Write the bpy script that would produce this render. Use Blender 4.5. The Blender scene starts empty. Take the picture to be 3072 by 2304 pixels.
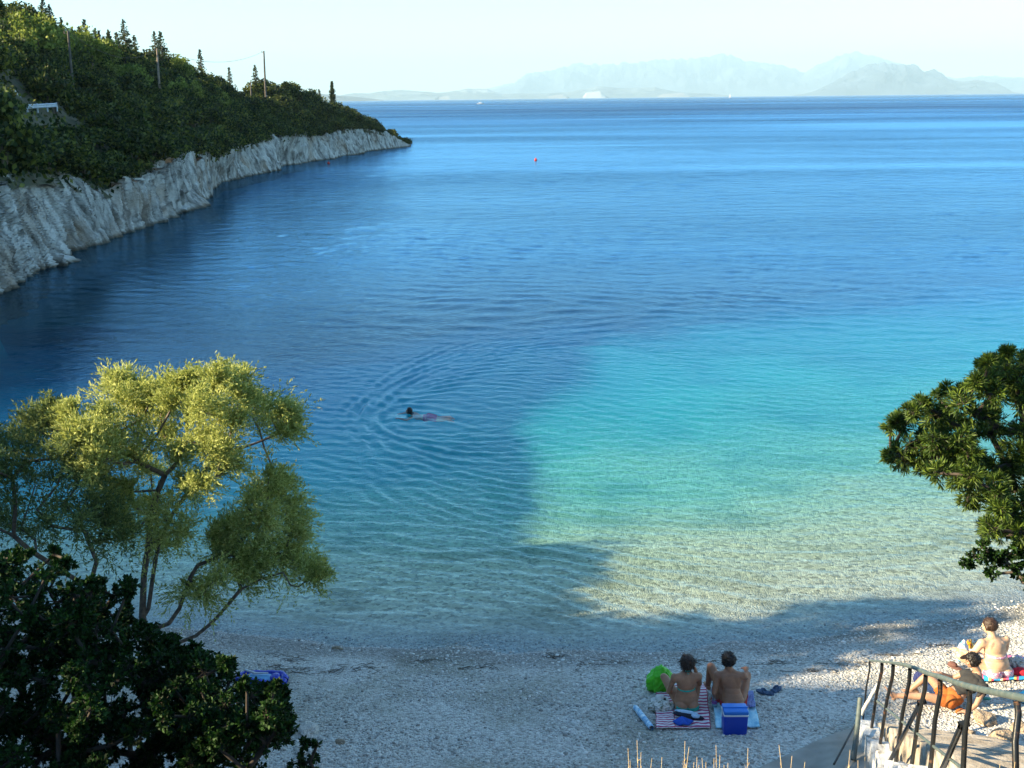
import bpy, bmesh, math, random
import numpy as np
from mathutils import Vector, Matrix, noise
R = math.radians
random.seed(7); rng = np.random.default_rng(7)
scene = bpy.context.scene
col = scene.collection

# ------------------------------------------------------------------ camera
CAMH, FPX, PITCH, ROLL = 9.0, 1040.0, R(15.35), R(0.62)
cam_d = bpy.data.cameras.new("camera")
cam_d.sensor_width = 36.0; cam_d.lens = 36.0*FPX/1024.0
cam_d.clip_start = 0.05; cam_d.clip_end = 120000
cam = bpy.data.objects.new("camera", cam_d); col.objects.link(cam)
_f = Vector((0, math.cos(PITCH), -math.sin(PITCH)))
_r0 = Vector((1, 0, 0)); _u0 = Vector((0, math.sin(PITCH), math.cos(PITCH)))
CR = _r0*math.cos(ROLL) - _u0*math.sin(ROLL)
CU = _u0*math.cos(ROLL) + _r0*math.sin(ROLL)
CF = _f
CAM = Vector((0, 0, CAMH))
M = Matrix(((CR.x, CU.x, -CF.x, 0), (CR.y, CU.y, -CF.y, 0), (CR.z, CU.z, -CF.z, CAMH), (0, 0, 0, 1)))
cam.matrix_world = M
scene.camera = cam

# ------------------------------------------------------------------ light
SUN_EL = R(23.0)
SH = Vector((0.975, 0.222, 0)).normalized()          # horizontal direction shadows fall
TOSUN = Vector((-SH.x*math.cos(SUN_EL), -SH.y*math.cos(SUN_EL), math.sin(SUN_EL)))
w = bpy.data.worlds.new("World"); scene.world = w; w.use_nodes = True
nt = w.node_tree; nt.nodes.clear()
sky = nt.nodes.new('ShaderNodeTexSky'); sky.sky_type = 'NISHITA'; sky.sun_disc = False
sky.sun_elevation = SUN_EL
sky.sun_rotation = math.atan2(TOSUN.x, TOSUN.y)
sky.air_density = 1.0; sky.dust_density = 0.0; sky.ozone_density = 1.5; sky.altitude = 10
bg = nt.nodes.new('ShaderNodeBackground'); bg.inputs['Strength'].default_value = 0.085
out = nt.nodes.new('ShaderNodeOutputWorld')
tintn = nt.nodes.new('ShaderNodeMix'); tintn.data_type = 'RGBA'; tintn.blend_type = 'MULTIPLY'; tintn.inputs[0].default_value = 1
tintn.inputs[7].default_value = (.69, .95, 1.04, 1)
nt.links.new(sky.outputs[0], tintn.inputs[6]); nt.links.new(tintn.outputs[2], bg.inputs[0]); nt.links.new(bg.outputs[0], out.inputs[0])
sun_d = bpy.data.lights.new("sun", 'SUN'); sun_d.energy = 5.0; sun_d.angle = R(0.55)
sun_d.color = (1.0, 0.83, 0.55)
sun = bpy.data.objects.new("sun", sun_d); col.objects.link(sun)
sun.rotation_euler = TOSUN.to_track_quat('Z', 'Y').to_euler()
scene.view_settings.view_transform = 'Standard'
scene.view_settings.look = 'None'
scene.view_settings.exposure = 1.92
scene.view_settings.gamma = 1.0
scene.render.engine = 'CYCLES'
scene.cycles.use_denoising = True
scene.cycles.max_bounces = 8; scene.cycles.transparent_max_bounces = 24
scene.cycles.diffuse_bounces = 3; scene.cycles.glossy_bounces = 3; scene.cycles.volume_bounces = 0
scene.cycles.caustics_reflective = False; scene.cycles.caustics_refractive = False
scene.cycles.sample_clamp_indirect = 6.0
HAZE_DENSITY = 5.8e-5

# ------------------------------------------------------------------ helpers
def ray(u, v):
    return CF + CR*((u-512)/FPX) + CU*((384-v)/FPX)
def P(u, v, z=0.0):                                # where the line of sight meets height z
    d = ray(u, v); t = (z-CAMH)/d.z
    return CAM + d*t
def PD(u, v, depth):
    return CAM + ray(u, v)*depth
def PY(u, v, y):
    d = ray(u, v); return CAM + d*(y/d.y)
def sm(a, b, x):
    t = np.clip((np.asarray(x, float)-a)/(b-a), 0, 1); return t*t*(3-2*t)

def tag(o, label=None, cat=None, group=None, kind=None):
    if label: o['label'] = label
    if cat: o['category'] = cat
    if group: o['group'] = group
    if kind: o['kind'] = kind
    return o
def link(o, parent=None):
    col.objects.link(o)
    if parent is not None: o.parent = parent
    return o
def empty(name, loc=(0, 0, 0), rz=0):
    o = bpy.data.objects.new(name, None); o.location = loc; o.rotation_euler = (0, 0, rz)
    o.empty_display_size = 0.2
    return link(o)
def mesh_np(name, verts, faces, mat=None, smooth=False, attrs=None):
    """verts (N,3), faces (M,3|4) arrays -> mesh"""
    me = bpy.data.meshes.new(name)
    verts = np.ascontiguousarray(verts, dtype=np.float32); faces = np.ascontiguousarray(faces, dtype=np.int32)
    k = faces.shape[1]
    me.vertices.add(len(verts)); me.vertices.foreach_set('co', verts.ravel())
    me.loops.add(faces.size); me.loops.foreach_set('vertex_index', faces.ravel())
    me.polygons.add(len(faces))
    me.polygons.foreach_set('loop_start', np.arange(0, faces.size, k, dtype=np.int32))
    me.polygons.foreach_set('loop_total', np.full(len(faces), k, dtype=np.int32))
    if attrs:
        for an, av in attrs.items():
            a = me.attributes.new(an, 'FLOAT', 'POINT'); a.data.foreach_set('value', np.ascontiguousarray(av, dtype=np.float32))
    me.update(calc_edges=True)
    if smooth: me.polygons.foreach_set('use_smooth', np.ones(len(faces), bool))
    if mat is not None: me.materials.append(mat)
    return me
def obj_np(name, verts, faces, mat, parent=None, smooth=False, attrs=None):
    return link(bpy.data.objects.new(name, mesh_np(name, verts, faces, mat, smooth, attrs)), parent)
def grid_faces(nr, nc):
    i = np.arange(nr*nc).reshape(nr, nc)
    return np.stack([i[:-1, :-1], i[:-1, 1:], i[1:, 1:], i[1:, :-1]], -1).reshape(-1, 4)
def obj_bm(name, bm, mat, parent=None, smooth=False, loc=None):
    me = bpy.data.meshes.new(name); bm.to_mesh(me); bm.free()
    if smooth: me.polygons.foreach_set('use_smooth', np.ones(len(me.polygons), bool))
    if mat is not None: me.materials.append(mat)
    o = bpy.data.objects.new(name, me)
    if loc is not None: o.location = loc
    return link(o, parent)

def vnoise(x, y, z=0.0, seed=0):
    """vectorised value noise -1..1"""
    x = np.asarray(x, float); y = np.asarray(y, float); z = np.asarray(z, float)+0*x
    xi, yi, zi = np.floor(x).astype(np.int64), np.floor(y).astype(np.int64), np.floor(z).astype(np.int64)
    fx, fy, fz = x-xi, y-yi, z-zi
    fx, fy, fz = [t*t*(3-2*t) for t in (fx, fy, fz)]
    def h(a, b, c):
        n = (a*374761393 + b*668265263 + c*2147483647 + seed*1274126177) & 0xffffffff
        n = ((n ^ (n >> 13))*1274126177) & 0xffffffff
        n = ((n ^ (n >> 16))*2246822519) & 0xffffffff
        return ((n ^ (n >> 15)) & 0xffffff)/float(0xffffff)*2-1
    r = 0
    for dz in (0, 1):
        wz = fz if dz else 1-fz
        for dy in (0, 1):
            wy = fy if dy else 1-fy
            r = r + wz*wy*((1-fx)*h(xi, yi+dy, zi+dz) + fx*h(xi+1, yi+dy, zi+dz))
    return r
def fbm(x, y, z=0.0, octv=4, seed=0, gain=0.5):
    r = 0; a = 1; s = 1
    for o in range(octv):
        r = r + a*vnoise(np.asarray(x)*s, np.asarray(y)*s, np.asarray(z)*s, seed+o*17); a *= gain; s *= 2.03
    return r

# ------------------------------------------------------------------ material helpers
class Mat:
    def __init__(s, name):
        s.m = bpy.data.materials.new(name); s.m.use_nodes = True
        s.nt = s.m.node_tree; s.nt.nodes.clear()
        s.out = s.nt.nodes.new('ShaderNodeOutputMaterial')
    def n(s, t, **kw):
        nd = s.nt.nodes.new(t)
        for k, v in kw.items():
            if k.startswith('i_'):
                key = k[2:].replace('_', ' ')
                tgt = nd.inputs[int(key)] if key.isdigit() else nd.inputs[key]
                if isinstance(v, bpy.types.NodeSocket): s.nt.links.new(v, tgt)
                else: tgt.default_value = v
            else: setattr(nd, k, v)
        return nd
    def l(s, a, b): s.nt.links.new(a, b)
    def noise(s, vec, scale, detail=4, rough=0.5, dist=0):
        nd = s.n('ShaderNodeTexNoise'); nd.inputs['Scale'].default_value = scale
        nd.inputs['Detail'].default_value = detail; nd.inputs['Roughness'].default_value = rough
        nd.inputs['Distortion'].default_value = dist
        if vec is not None: s.l(vec, nd.inputs['Vector'])
        return nd
    def ramp(s, fac, stops, interp='LINEAR'):
        nd = s.n('ShaderNodeValToRGB'); cr = nd.color_ramp; cr.interpolation = interp
        stops = sorted(stops, key=lambda q: q[0])
        cr.elements.remove(cr.elements[-1])
        for i, (p, c) in enumerate(stops):
            e = cr.elements[0] if i == 0 else cr.elements.new(p)
            e.position = p; e.color = (c, c, c, 1) if isinstance(c, (int, float)) else (*c, 1)
        s.l(fac, nd.inputs['Fac']); return nd.outputs['Color']
    def math(s, op, a, b=None, c=None, clamp=False):
        nd = s.n('ShaderNodeMath', operation=op); nd.use_clamp = clamp
        for i, v in enumerate((a, b, c)):
            if v is None: continue
            if isinstance(v, (int, float)): nd.inputs[i].default_value = v
            else: s.l(v, nd.inputs[i])
        return nd.outputs[0]
    def mix(s, fac, a, b, mode='MIX'):
        nd = s.n('ShaderNodeMix', data_type='RGBA', blend_type=mode)
        for key, v in ((0, fac), (6, a), (7, b)):
            if isinstance(v, (int, float)): nd.inputs[key].default_value = v
            elif isinstance(v, (tuple, list)): nd.inputs[key].default_value = (*v[:3], 1)
            else: s.l(v, nd.inputs[key])
        return nd.outputs[2]
    def bsdf(s, color=(.5, .5, .5), rough=.8, normal=None, **kw):
        b = s.n('ShaderNodeBsdfPrincipled')
        for k, v in (('Base Color', color), ('Roughness', rough), ('Normal', normal)):
            if v is None: continue
            if isinstance(v, bpy.types.NodeSocket): s.l(v, b.inputs[k])
            elif isinstance(v, (tuple, list)): b.inputs[k].default_value = (*v[:3], 1)
            else: b.inputs[k].default_value = v
        for k, v in kw.items():
            key = k.replace('_', ' ')
            if isinstance(v, bpy.types.NodeSocket): s.l(v, b.inputs[key])
            else: b.inputs[key].default_value = v
        s.l(b.outputs[0], s.out.inputs['Surface']); return b
    def bump(s, h, strength=.5, dist=.05, normal=None):
        b = s.n('ShaderNodeBump'); b.inputs['Strength'].default_value = strength; b.inputs['Distance'].default_value = dist
        s.l(h, b.inputs['Height'])
        if normal is not None: s.l(normal, b.inputs['Normal'])
        return b.outputs[0]
def simple(name, c, rough=.8, var=.12, scale=8, bumpd=0.0, metal=0.0, spec=None):
    m = Mat(name); tc = m.n('ShaderNodeTexCoord').outputs['Object']
    nz = m.noise(tc, scale, 4)
    lo = tuple(x*(1-var*2) for x in c); hi = tuple(min(1, x*(1+var*1.5)) for x in c)
    colr = m.ramp(nz.outputs['Fac'], [(0.3, lo), (0.7, hi)])
    kw = {'Metallic': metal}
    if spec is not None: kw['Specular_IOR_Level'] = spec
    nrm = m.bump(nz.outputs['Fac'], .6, bumpd) if bumpd else None
    m.bsdf(colr, rough, nrm, **kw); return m.m
# ------------------------------------------------------------------ sea haze
hv = np.array([[x, y, z] for z in (-10.8, 1500.) for y in (-300., 43000.) for x in (-24000., 30000.)])
hf = np.array([[0, 2, 3, 1], [4, 5, 7, 6], [0, 1, 5, 4], [2, 6, 7, 3], [0, 4, 6, 2], [1, 3, 7, 5]])
m = Mat('sea_haze')
vol = m.n('ShaderNodeVolumePrincipled'); vol.inputs['Color'].default_value = (.545, .785, .945, 1)
vol.inputs['Density'].default_value = HAZE_DENSITY; vol.inputs['Anisotropy'].default_value = 0.0
m.l(vol.outputs[0], m.out.inputs['Volume'])
haze = obj_np('haze', hv, hf, m.m); tag(haze, kind='stuff')
# ------------------------------------------------------------------ beach, near hillside and seabed
def yw(x):                                         # waterline of the beach
    x = np.asarray(x, float)
    return 15.8 + 0.018*np.minimum(np.abs(x), 16)**2 + 0.35*np.maximum(np.abs(x)-16, 0)
# left rocky coast, as x of the waterline for each y
_cy = np.array([-60, 14, 17, 20, 24, 30, 37, 44, 50, 56.])
_cx = np.array([-9, -9, -9.8, -12.5, -16, -20, -23, -25, -26, -27.])
def pq(x, y): return SH.x*x+SH.y*y, -SH.y*x+SH.x*y
_qk = np.array([-30, 3, 8, 10, 12, 14, 17, 24.5, 31, 36, 45, 60.])
_pk = np.array([14, 10, 8.0, 8.6, 9.4, 5.0, 1.9, 3.9, 3.8, 5.4, 8, 8.])   # shadow edge the unseen left hill is shaped to cast, per q
def ground_z(x, y):
    x = np.asarray(x, float); y = np.asarray(y, float)
    d = yw(x)-y + 0.25*vnoise(x*.35, y*.3, 0, 3)
    beach = np.where(d > 0, 0.19*np.minimum(d, 4.5) + 0.05*np.maximum(d-4.5, 0), 0)
    dd = np.maximum(-d, 0)
    bed = -np.interp(dd, [0, 3, 8, 14, 22, 31, 38, 46, 60, 90, 140, 400], [0, .30, .72, 1.15, 1.75, 2.45, 3.3, 4.3, 5.6, 7.4, 9.2, 9.6])
    z = beach+bed
    bed_left = -1.5*(1-sm(-14, 1, x))*sm(17, 42, y)
    z = np.where(d < 0, z + bed_left, z)
    z = z + 0.03*vnoise(x*1.1, y*1.6, 0, 5)*sm(-3, 1, d) + 0.18*vnoise(x*.25, y*.25, 0, 9)*sm(3, 14, dd)
    # slope under the viewpoint
    yy = y - 0.35*vnoise(x*.5, 0, 0, 21)
    prof = np.interp(yy, [-40, -10, 0.6, 2, 3, 5, 7, 9, 9.9], [13, 9.6, 7.3, 6.1, 5.1, 3.6, 2.3, 1.05, .8])
    prof_r = np.interp(yy, [-40, -10, 0.6, 2, 5.4, 8, 11.2, 12.4], [13, 9.6, 7.2, 6.0, 4.1, 2.62, .95, .55])
    wr = sm(3.2, 4.4, x)
    hill = np.maximum(prof*(1-wr)+prof_r*wr - beach, 0)*(1-sm(10.2, 11.2, yy-1.6*wr))
    p, q = pq(x, y)
    # rocky left coast
    cx = np.interp(y, _cy, _cx); inl = np.maximum(cx-x, 0)*(y < 58)
    hill2 = np.minimum(2.2*inl, 1.5+0.62*inl)*np.maximum(1-sm(44, 52, y), sm(0, 7, (-.53*y-4)-x)*(1-sm(52, 60, y)))
    lim = np.maximum(np.tan(SUN_EL)*(np.interp(q, _qk, _pk)-p), 0.5)
    lim = np.where(q < 3, 99, np.maximum(lim - z, .05))
    h = np.maximum(hill, np.where(inl > 0, hill2, 0))
    h = np.where((p < 4) & (y < 60), np.minimum(h, np.maximum(lim, hill*np.where(x > -7, 1, 0))), h)
    h = np.where(h > 0.3, h + 0.25*fbm(x*.5, y*.5, 0, 3, 31)*sm(.3, 2, h), h)
    z = np.where(inl > 0, np.maximum(z, -9+0*z), z)
    zz = np.where(h > 0, np.maximum(z, 0.0*z + np.where(inl > 0, np.minimum(z, 0)*0, z)) + h, z)
    # the steep underwater foot of the rocks
    off = np.maximum(x-cx, 0)
    zz = np.where((off < 12) & (h <= 0) & (y > 18), np.minimum(zz, np.maximum(-0.7*off-.2, zz)), zz)
    return zz
xs = np.concatenate([np.arange(-75, -12, .7), np.arange(-12, 14, .2), np.arange(14, 70, .8)])
ys = np.concatenate([np.arange(-40, 2, .7), np.arange(2, 26, .2), np.arange(26, 150, 1.1)])
X, Y = np.meshgrid(xs, ys)
Z = ground_z(X, Y)

m = Mat('pebble_ground')
geo = m.n('ShaderNodeNewGeometry'); pos = geo.outputs['Position']
sep = m.n('ShaderNodeSeparateXYZ'); m.l(pos, sep.inputs[0]); zc = sep.outputs['Z']
v1 = m.n('ShaderNodeTexVoronoi', feature='F1'); v1.inputs['Scale'].default_value = 31; m.l(pos, v1.inputs['Vector'])
v2 = m.n('ShaderNodeTexVoronoi', feature='F1'); v2.inputs['Scale'].default_value = 12; m.l(pos, v2.inputs['Vector'])
nz = m.noise(pos, 3.0, 5, .6); big = m.noise(pos, .45, 4, .55)
sepc = m.n('ShaderNodeSeparateColor'); m.l(v1.outputs['Color'], sepc.inputs[0])
sepd = m.n('ShaderNodeSeparateColor'); m.l(v2.outputs['Color'], sepd.inputs[0])
peb = m.ramp(sepc.outputs[0], [(0, (.29, .275, .25)), (.25, (.42, .40, .365)), (.6, (.54, .52, .475)), (1, (.68, .655, .61))])
peb2 = m.ramp(sepd.outputs[0], [(0, (.36, .34, .25)), (.3, (.60, .565, .43)), (.7, (.76, .71, .54)), (1, (.90, .85, .66))])
under = m.ramp(m.math('ADD', m.math('MULTIPLY', zc, -1.0), 0.0), [(0.0, 0), (0.18, 1)])
base = m.mix(under, peb, peb2)
# olive brown weed stains
st = m.ramp(big.outputs['Fac'], [(.50, 0), (.66, .45)])
base = m.mix(st, base, (.20, .19, .12))
# soil and dry scrub ground on the slopes
soil = m.ramp(nz.outputs['Fac'], [(.3, (.09, .065, .04)), (.55, (.21, .155, .10)), (.75, (.36, .29, .21))])
sl = m.ramp(m.math('ADD', m.math('MULTIPLY', zc, .25), m.math('MULTIPLY', nz.outputs['Fac'], .12)), [(.33, 0), (.45, 1)])
base = m.mix(sl, base, soil)
# wet, darker band at the waterline
wet = m.ramp(m.math('ADD', zc, .05), [(0.0, 1.0), (.045, .97), (.065, .58), (.14, .66), (.22, .98)])
base = m.mix(1.0, base, wet, 'MULTIPLY')
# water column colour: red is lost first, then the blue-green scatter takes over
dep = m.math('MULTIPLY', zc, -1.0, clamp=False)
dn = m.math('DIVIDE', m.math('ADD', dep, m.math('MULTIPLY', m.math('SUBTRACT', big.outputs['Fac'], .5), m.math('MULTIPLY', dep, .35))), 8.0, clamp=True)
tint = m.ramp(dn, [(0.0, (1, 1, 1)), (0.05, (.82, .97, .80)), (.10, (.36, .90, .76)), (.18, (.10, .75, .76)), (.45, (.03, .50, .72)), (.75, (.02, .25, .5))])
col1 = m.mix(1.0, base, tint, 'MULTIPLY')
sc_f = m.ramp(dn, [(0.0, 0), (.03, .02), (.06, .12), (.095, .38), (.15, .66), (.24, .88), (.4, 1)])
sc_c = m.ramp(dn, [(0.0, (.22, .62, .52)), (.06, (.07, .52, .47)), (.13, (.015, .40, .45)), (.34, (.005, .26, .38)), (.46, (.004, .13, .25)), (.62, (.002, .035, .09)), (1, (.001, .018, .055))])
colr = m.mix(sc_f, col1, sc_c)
hh = m.math('ADD', m.math('MULTIPLY', v1.outputs['Distance'], -1.0), m.math('MULTIPLY', v2.outputs['Distance'], -.6))
bf = m.ramp(dn, [(0, 1), (.3, 0)])
hh = m.math('MULTIPLY', hh, bf)
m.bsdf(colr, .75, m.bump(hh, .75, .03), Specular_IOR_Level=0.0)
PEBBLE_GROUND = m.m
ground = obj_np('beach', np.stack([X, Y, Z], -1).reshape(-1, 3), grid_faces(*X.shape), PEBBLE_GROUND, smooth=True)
tag(ground, kind='structure')
# deep bottom beyond
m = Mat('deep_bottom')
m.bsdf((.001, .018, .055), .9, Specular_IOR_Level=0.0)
sb = np.array([40, 80, 160, 320, 700, 1500, 3500, 8000, 18000, 30000, 44000.])
sx = np.concatenate([-sb[::-1], sb]); sy = np.concatenate([[-2000, -500, -100], np.array([0, 50, 100, 148]), sb[2:]])
XX, YY = np.meshgrid(sx, sy)
bed = obj_np('seabed', np.stack([XX, YY, 0*XX-9.8], -1).reshape(-1, 3), grid_faces(*XX.shape), m.m)
tag(bed, kind='structure')

# ------------------------------------------------------------------ sea surface
SWIM = P(409, 412, 0.0)
def wave_h(x, y):
    h = np.zeros_like(x)
    r2 = np.random.default_rng(3)
    warp = 0.6*vnoise(x*.12, y*.12, 0, 41)
    amp_mod = 0.75+0.45*vnoise(x*.16, y*.10, 0, 77)
    for k in range(46):
        lam = 0.14*(1.072**(k % 23))*(1+.1*r2.random())
        ang = R(74) + r2.normal()*0.27 + (0.08 if k % 3 else -0.22)
        a = 0.0056*lam
        px_ = lam > 0
        kx, ky = math.cos(ang)*2*math.pi/lam, math.sin(ang)*2*math.pi/lam
        h += a*np.sin(kx*(x+warp*1.2)+ky*(y+warp)+r2.random()*6.28)*(0.6+0.5*vnoise(x*.5+k*3, y*.3, 0, k))
    h *= amp_mod*(1.0+.25*(1-sm(22, 34, y)))
    # rings left by the swimmer's strokes
    hw = np.zeros_like(x)
    for j in range(1, 20):
        Rj = 0.55+0.80*j
        cxj = SWIM.x-0.65+0.93*Rj; cyj = SWIM.y-0.15
        ddx, ddy = x-cxj, y-cyj
        r = np.hypot(ddx, ddy)+0.16*vnoise(x*.6, y*.6, j*.7, 90)
        packet = np.exp(-((r-Rj)/.42)**2)
        th = np.arctan2(ddy, -ddx)
        side = 0.25+0.95*np.clip(np.cos(th*0.62), 0, 1)
        a = 0.018/(1+0.04*j)*side*(0.75+.45*vnoise(x*.4+j, y*.4, 0, 60+j))
        hw += a*packet*np.cos((r-Rj)*2*math.pi/.44)
    d0 = np.hypot(x-SWIM.x, (y-SWIM.y))
    hw += 0.02*np.exp(-(d0/1.1)**2)*np.cos(d0*9)
    return h + hw
rows = [12.0]
while rows[-1] < 330: rows.append(rows[-1]+max(.045, rows[-1]**2/9360*1.15))
nf = len(rows)
while rows[-1] < 44000: rows.append(rows[-1]*1.06)
rows = np.array(rows)
tc_ = np.linspace(-1, 1, 500)
outer = np.array([1.5, 4, 10, 30, 100, 400, 2000, 10000, 44000.])
Xw = rows[:, None]*0.60*tc_[None, :]
Xw = np.concatenate([-(rows[:, None]*.6+outer[::-1][None, :]), Xw, rows[:, None]*.6+outer[None, :]], 1)
Yw = np.repeat(rows[:, None], Xw.shape[1], 1)
fade = (1-sm(60, 110, Yw))
inner = np.zeros(Xw.shape[1]); inner[9:-9] = np.clip(np.minimum(np.arange(500), 499-np.arange(500))/8., 0, 1)
Zw = wave_h(Xw, Yw)*fade*inner[None, :]
def swell(x, y, l0, l1, n_, slope, seed):
    r2 = np.random.default_rng(seed); h = np.zeros_like(x); warp = l1*.8*vnoise(x/l1*.25, y/l1*.25, 0, seed)
    for k in range(n_):
        lam = l0*(l1/l0)**(r2.random()); ang = R(80)+r2.normal()*.38
        h += slope*lam/6.28*np.sin(2*math.pi/lam*(math.cos(ang)*(x+warp)+math.sin(ang)*(y+warp))+r2.random()*6.28)*(.6+.6*vnoise(x/lam*.35+k*5, y/lam*.2, 0, seed+k))
    return h
nfr = len(rows[rows < 330])
sub_ = slice(0, nfr)
xs_, ys_ = Xw[sub_], Yw[sub_]
gust = .55+.65*np.clip(vnoise(xs_*.010+3, ys_*.045, 0, 8)+.6*vnoise(xs_*.03, ys_*.11, 0, 18)+.3, 0, 1.3)
Zw[sub_] += inner[None, :]*gust*(swell(xs_, ys_, .7, 1.7, 16, .031, 5)*sm(28, 50, ys_)*(1-sm(110, 170, ys_)) + swell(xs_, ys_, 2.2, 5.5, 14, .030, 6)*sm(75, 130, ys_)*(1-sm(240, 325, ys_)))
Zw *= 0.30+0.70*sm(0, 1.4, Yw-yw(Xw))
m = Mat('sea_water')
geo = m.n('ShaderNodeNewGeometry'); pos = geo.outputs['Position']
sep = m.n('ShaderNodeSeparateXYZ'); m.l(pos, sep.inputs[0])
dist = m.math('SQRT', m.math('ADD', m.math('POWER', sep.outputs['X'], 2.0), m.math('POWER', sep.outputs['Y'], 2.0)))
mp = m.n('ShaderNodeMapping'); m.l(pos, mp.inputs['Vector']); mp.inputs['Scale'].default_value = (.55, 1.0, 1); mp.inputs['Rotation'].default_value = (0, 0, R(-12))
n1 = m.noise(mp.outputs[0], 6.5, 3, .55, .2)           # ripples of about 30 cm
n2 = m.noise(mp.outputs[0], .55, 4, .55, .3)           # wavelets of 2 m
n3 = m.noise(mp.outputs[0], .11, 4, .55)
mp2 = m.n('ShaderNodeMapping'); m.l(pos, mp2.inputs['Vector']); mp2.inputs['Scale'].default_value = (.0035, .017, 1)
mp2.inputs['Rotation'].default_value = (0, 0, R(7))
patch = m.noise(mp2.outputs[0], 1.0, 4, .55, .6)
mp3 = m.n('ShaderNodeMapping'); m.l(pos, mp3.inputs['Vector']); mp3.inputs['Scale'].default_value = (.0005, .0016, 1)
patch2 = m.noise(mp3.outputs[0], 1.0, 4, .6, .4)
pf = m.ramp(patch.outputs['Fac'], [(.32, 0.0), (.66, 1.0)])
far = m.n('ShaderNodeMapRange'); m.l(dist, far.inputs[0]); far.inputs[1].default_value = 40; far.inputs[2].default_value = 130
far2 = m.n('ShaderNodeMapRange'); m.l(dist, far2.inputs[0]); far2.inputs[1].default_value = 100; far2.inputs[2].default_value = 600
near = m.math('SUBTRACT', 1.0, far.outputs[0])
b1 = m.n('ShaderNodeBump'); m.l(n1.outputs['Fac'], b1.inputs['Height']); b1.inputs['Distance'].default_value = .035
m.l(m.math('ADD', m.math('MULTIPLY', pf, .55), .30), b1.inputs['Strength'])
b2 = m.n('ShaderNodeBump'); m.l(n2.outputs['Fac'], b2.inputs['Height']); b2.inputs['Distance'].default_value = .38
m.l(m.math('MULTIPLY', far.outputs[0], m.math('ADD', m.math('MULTIPLY', pf, .6), .4)), b2.inputs['Strength']); m.l(b1.outputs[0], b2.inputs['Normal'])
b3 = m.n('ShaderNodeBump'); m.l(n3.outputs['Fac'], b3.inputs['Height']); b3.inputs['Distance'].default_value = 1.1
m.l(m.math('MULTIPLY', far2.outputs[0], .8), b3.inputs['Strength']); m.l(b2.outputs[0], b3.inputs['Normal'])
NRM = b3.outputs[0]
pf2 = m.ramp(patch2.outputs['Fac'], [(.40, 0.0), (.58, 1.0)])
rgh = m.math('ADD', m.math('ADD', .04, m.math('MULTIPLY', far.outputs[0], .10)), m.math('MULTIPLY', far2.outputs[0], m.math('ADD', .05, m.math('MULTIPLY', pf2, .16))))
gl = m.n('ShaderNodeBsdfGlossy'); m.l(rgh, gl.inputs['Roughness']); m.l(NRM, gl.inputs['Normal'])
gt = m.n('ShaderNodeMapRange'); m.l(dist, gt.inputs[0]); gt.inputs[1].default_value = 18; gt.inputs[2].default_value = 60
m.l(m.mix(gt.outputs[0], (.62, .86, 1.0), (.33, .66, 1.0)), gl.inputs['Color'])
tr = m.n('ShaderNodeBsdfTransparent'); tr.inputs['Color'].default_value = (.93, .98, .99, 1)
fr = m.n('ShaderNodeFresnel'); fr.inputs['IOR'].default_value = 1.333; m.l(NRM, fr.inputs['Normal'])
mx = m.n('ShaderNodeMixShader')
ffar = m.n('ShaderNodeMapRange'); m.l(dist, ffar.inputs[0]); ffar.inputs[1].default_value = 25; ffar.inputs[2].default_value = 260; ffar.inputs[3].default_value = 1.0; ffar.inputs[4].default_value = .80
# rough water far off tilts towards the viewer and mirrors less at grazing view
fmax = m.math('MINIMUM', m.math('MULTIPLY', fr.outputs[0], ffar.outputs[0]), m.math('SUBTRACT', .60, m.math('MULTIPLY', far2.outputs[0], m.math('ADD', .18, m.math('MULTIPLY', pf2, .12)))))
farb = m.n('ShaderNodeMapRange'); m.l(dist, farb.inputs[0]); farb.inputs[1].default_value = 28; farb.inputs[2].default_value = 75
bandf = m.math('MULTIPLY', fmax, m.math('ADD', 1.0, m.math('MULTIPLY', farb.outputs[0], m.math('SUBTRACT', .74, m.math('MULTIPLY', m.math('ADD', m.math('MULTIPLY', pf, .8), m.math('MULTIPLY', pf2, .20)), .95)))))
m.l(bandf, mx.inputs[0]); m.l(tr.outputs[0], mx.inputs[1]); m.l(gl.outputs[0], mx.inputs[2])
m.l(mx.outputs[0], m.out.inputs['Surface'])
sea = obj_np('sea', np.stack([Xw, Yw, Zw], -1).reshape(-1, 3), grid_faces(*Xw.shape), m.m, smooth=True)
tag(sea, kind='structure')
# ------------------------------------------------------------------ headland: terrain in true distance, read off its coast
# columns: screen column of the coast point, waterline row, cliff-top row, skyline row of the bare slope
HL = np.array([
 [-60, 330, 190, 20, .62], [-25, 305, 190, 14, .62], [0, 296, 186, 12, .62], [22, 281, 180, 24, .62], [45, 266, 178, 34, .62], [70, 252, 184, 46, .62], [92, 247, 190, 53, .60], [110, 240, 193, 59, .6],
 [133, 231, 178, 62, .6], [158, 220, 168, 66, .6], [179, 209, 160, 72, .6], [200, 199, 160, 82, .6], [218, 187, 155, 93, .62],
 [228, 183, 151, 98, .66], [247, 176, 148, 98, .7], [267, 171, 141, 96, .72], [290, 166, 139, 99, .74], [310, 162, 138, 105, .76], [327, 159, 135, 110, .8], [345, 155.5, 131, 118, .84],
 [360, 152.5, 130, 124, .88], [372, 151, 131, 129, .92], [385, 149.3, 134, 133.5, .96], [398, 147.9, 139.5, 139, .98], [406, 147, 143.4, 143, .99], [411, 146.4, 145.6, 145.5, 1.0]])
NC, NK = 620, 64
uu = np.interp(np.linspace(0, 1, NC)**1.0, np.linspace(0, 1, len(HL)), HL[:, 0])
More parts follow.
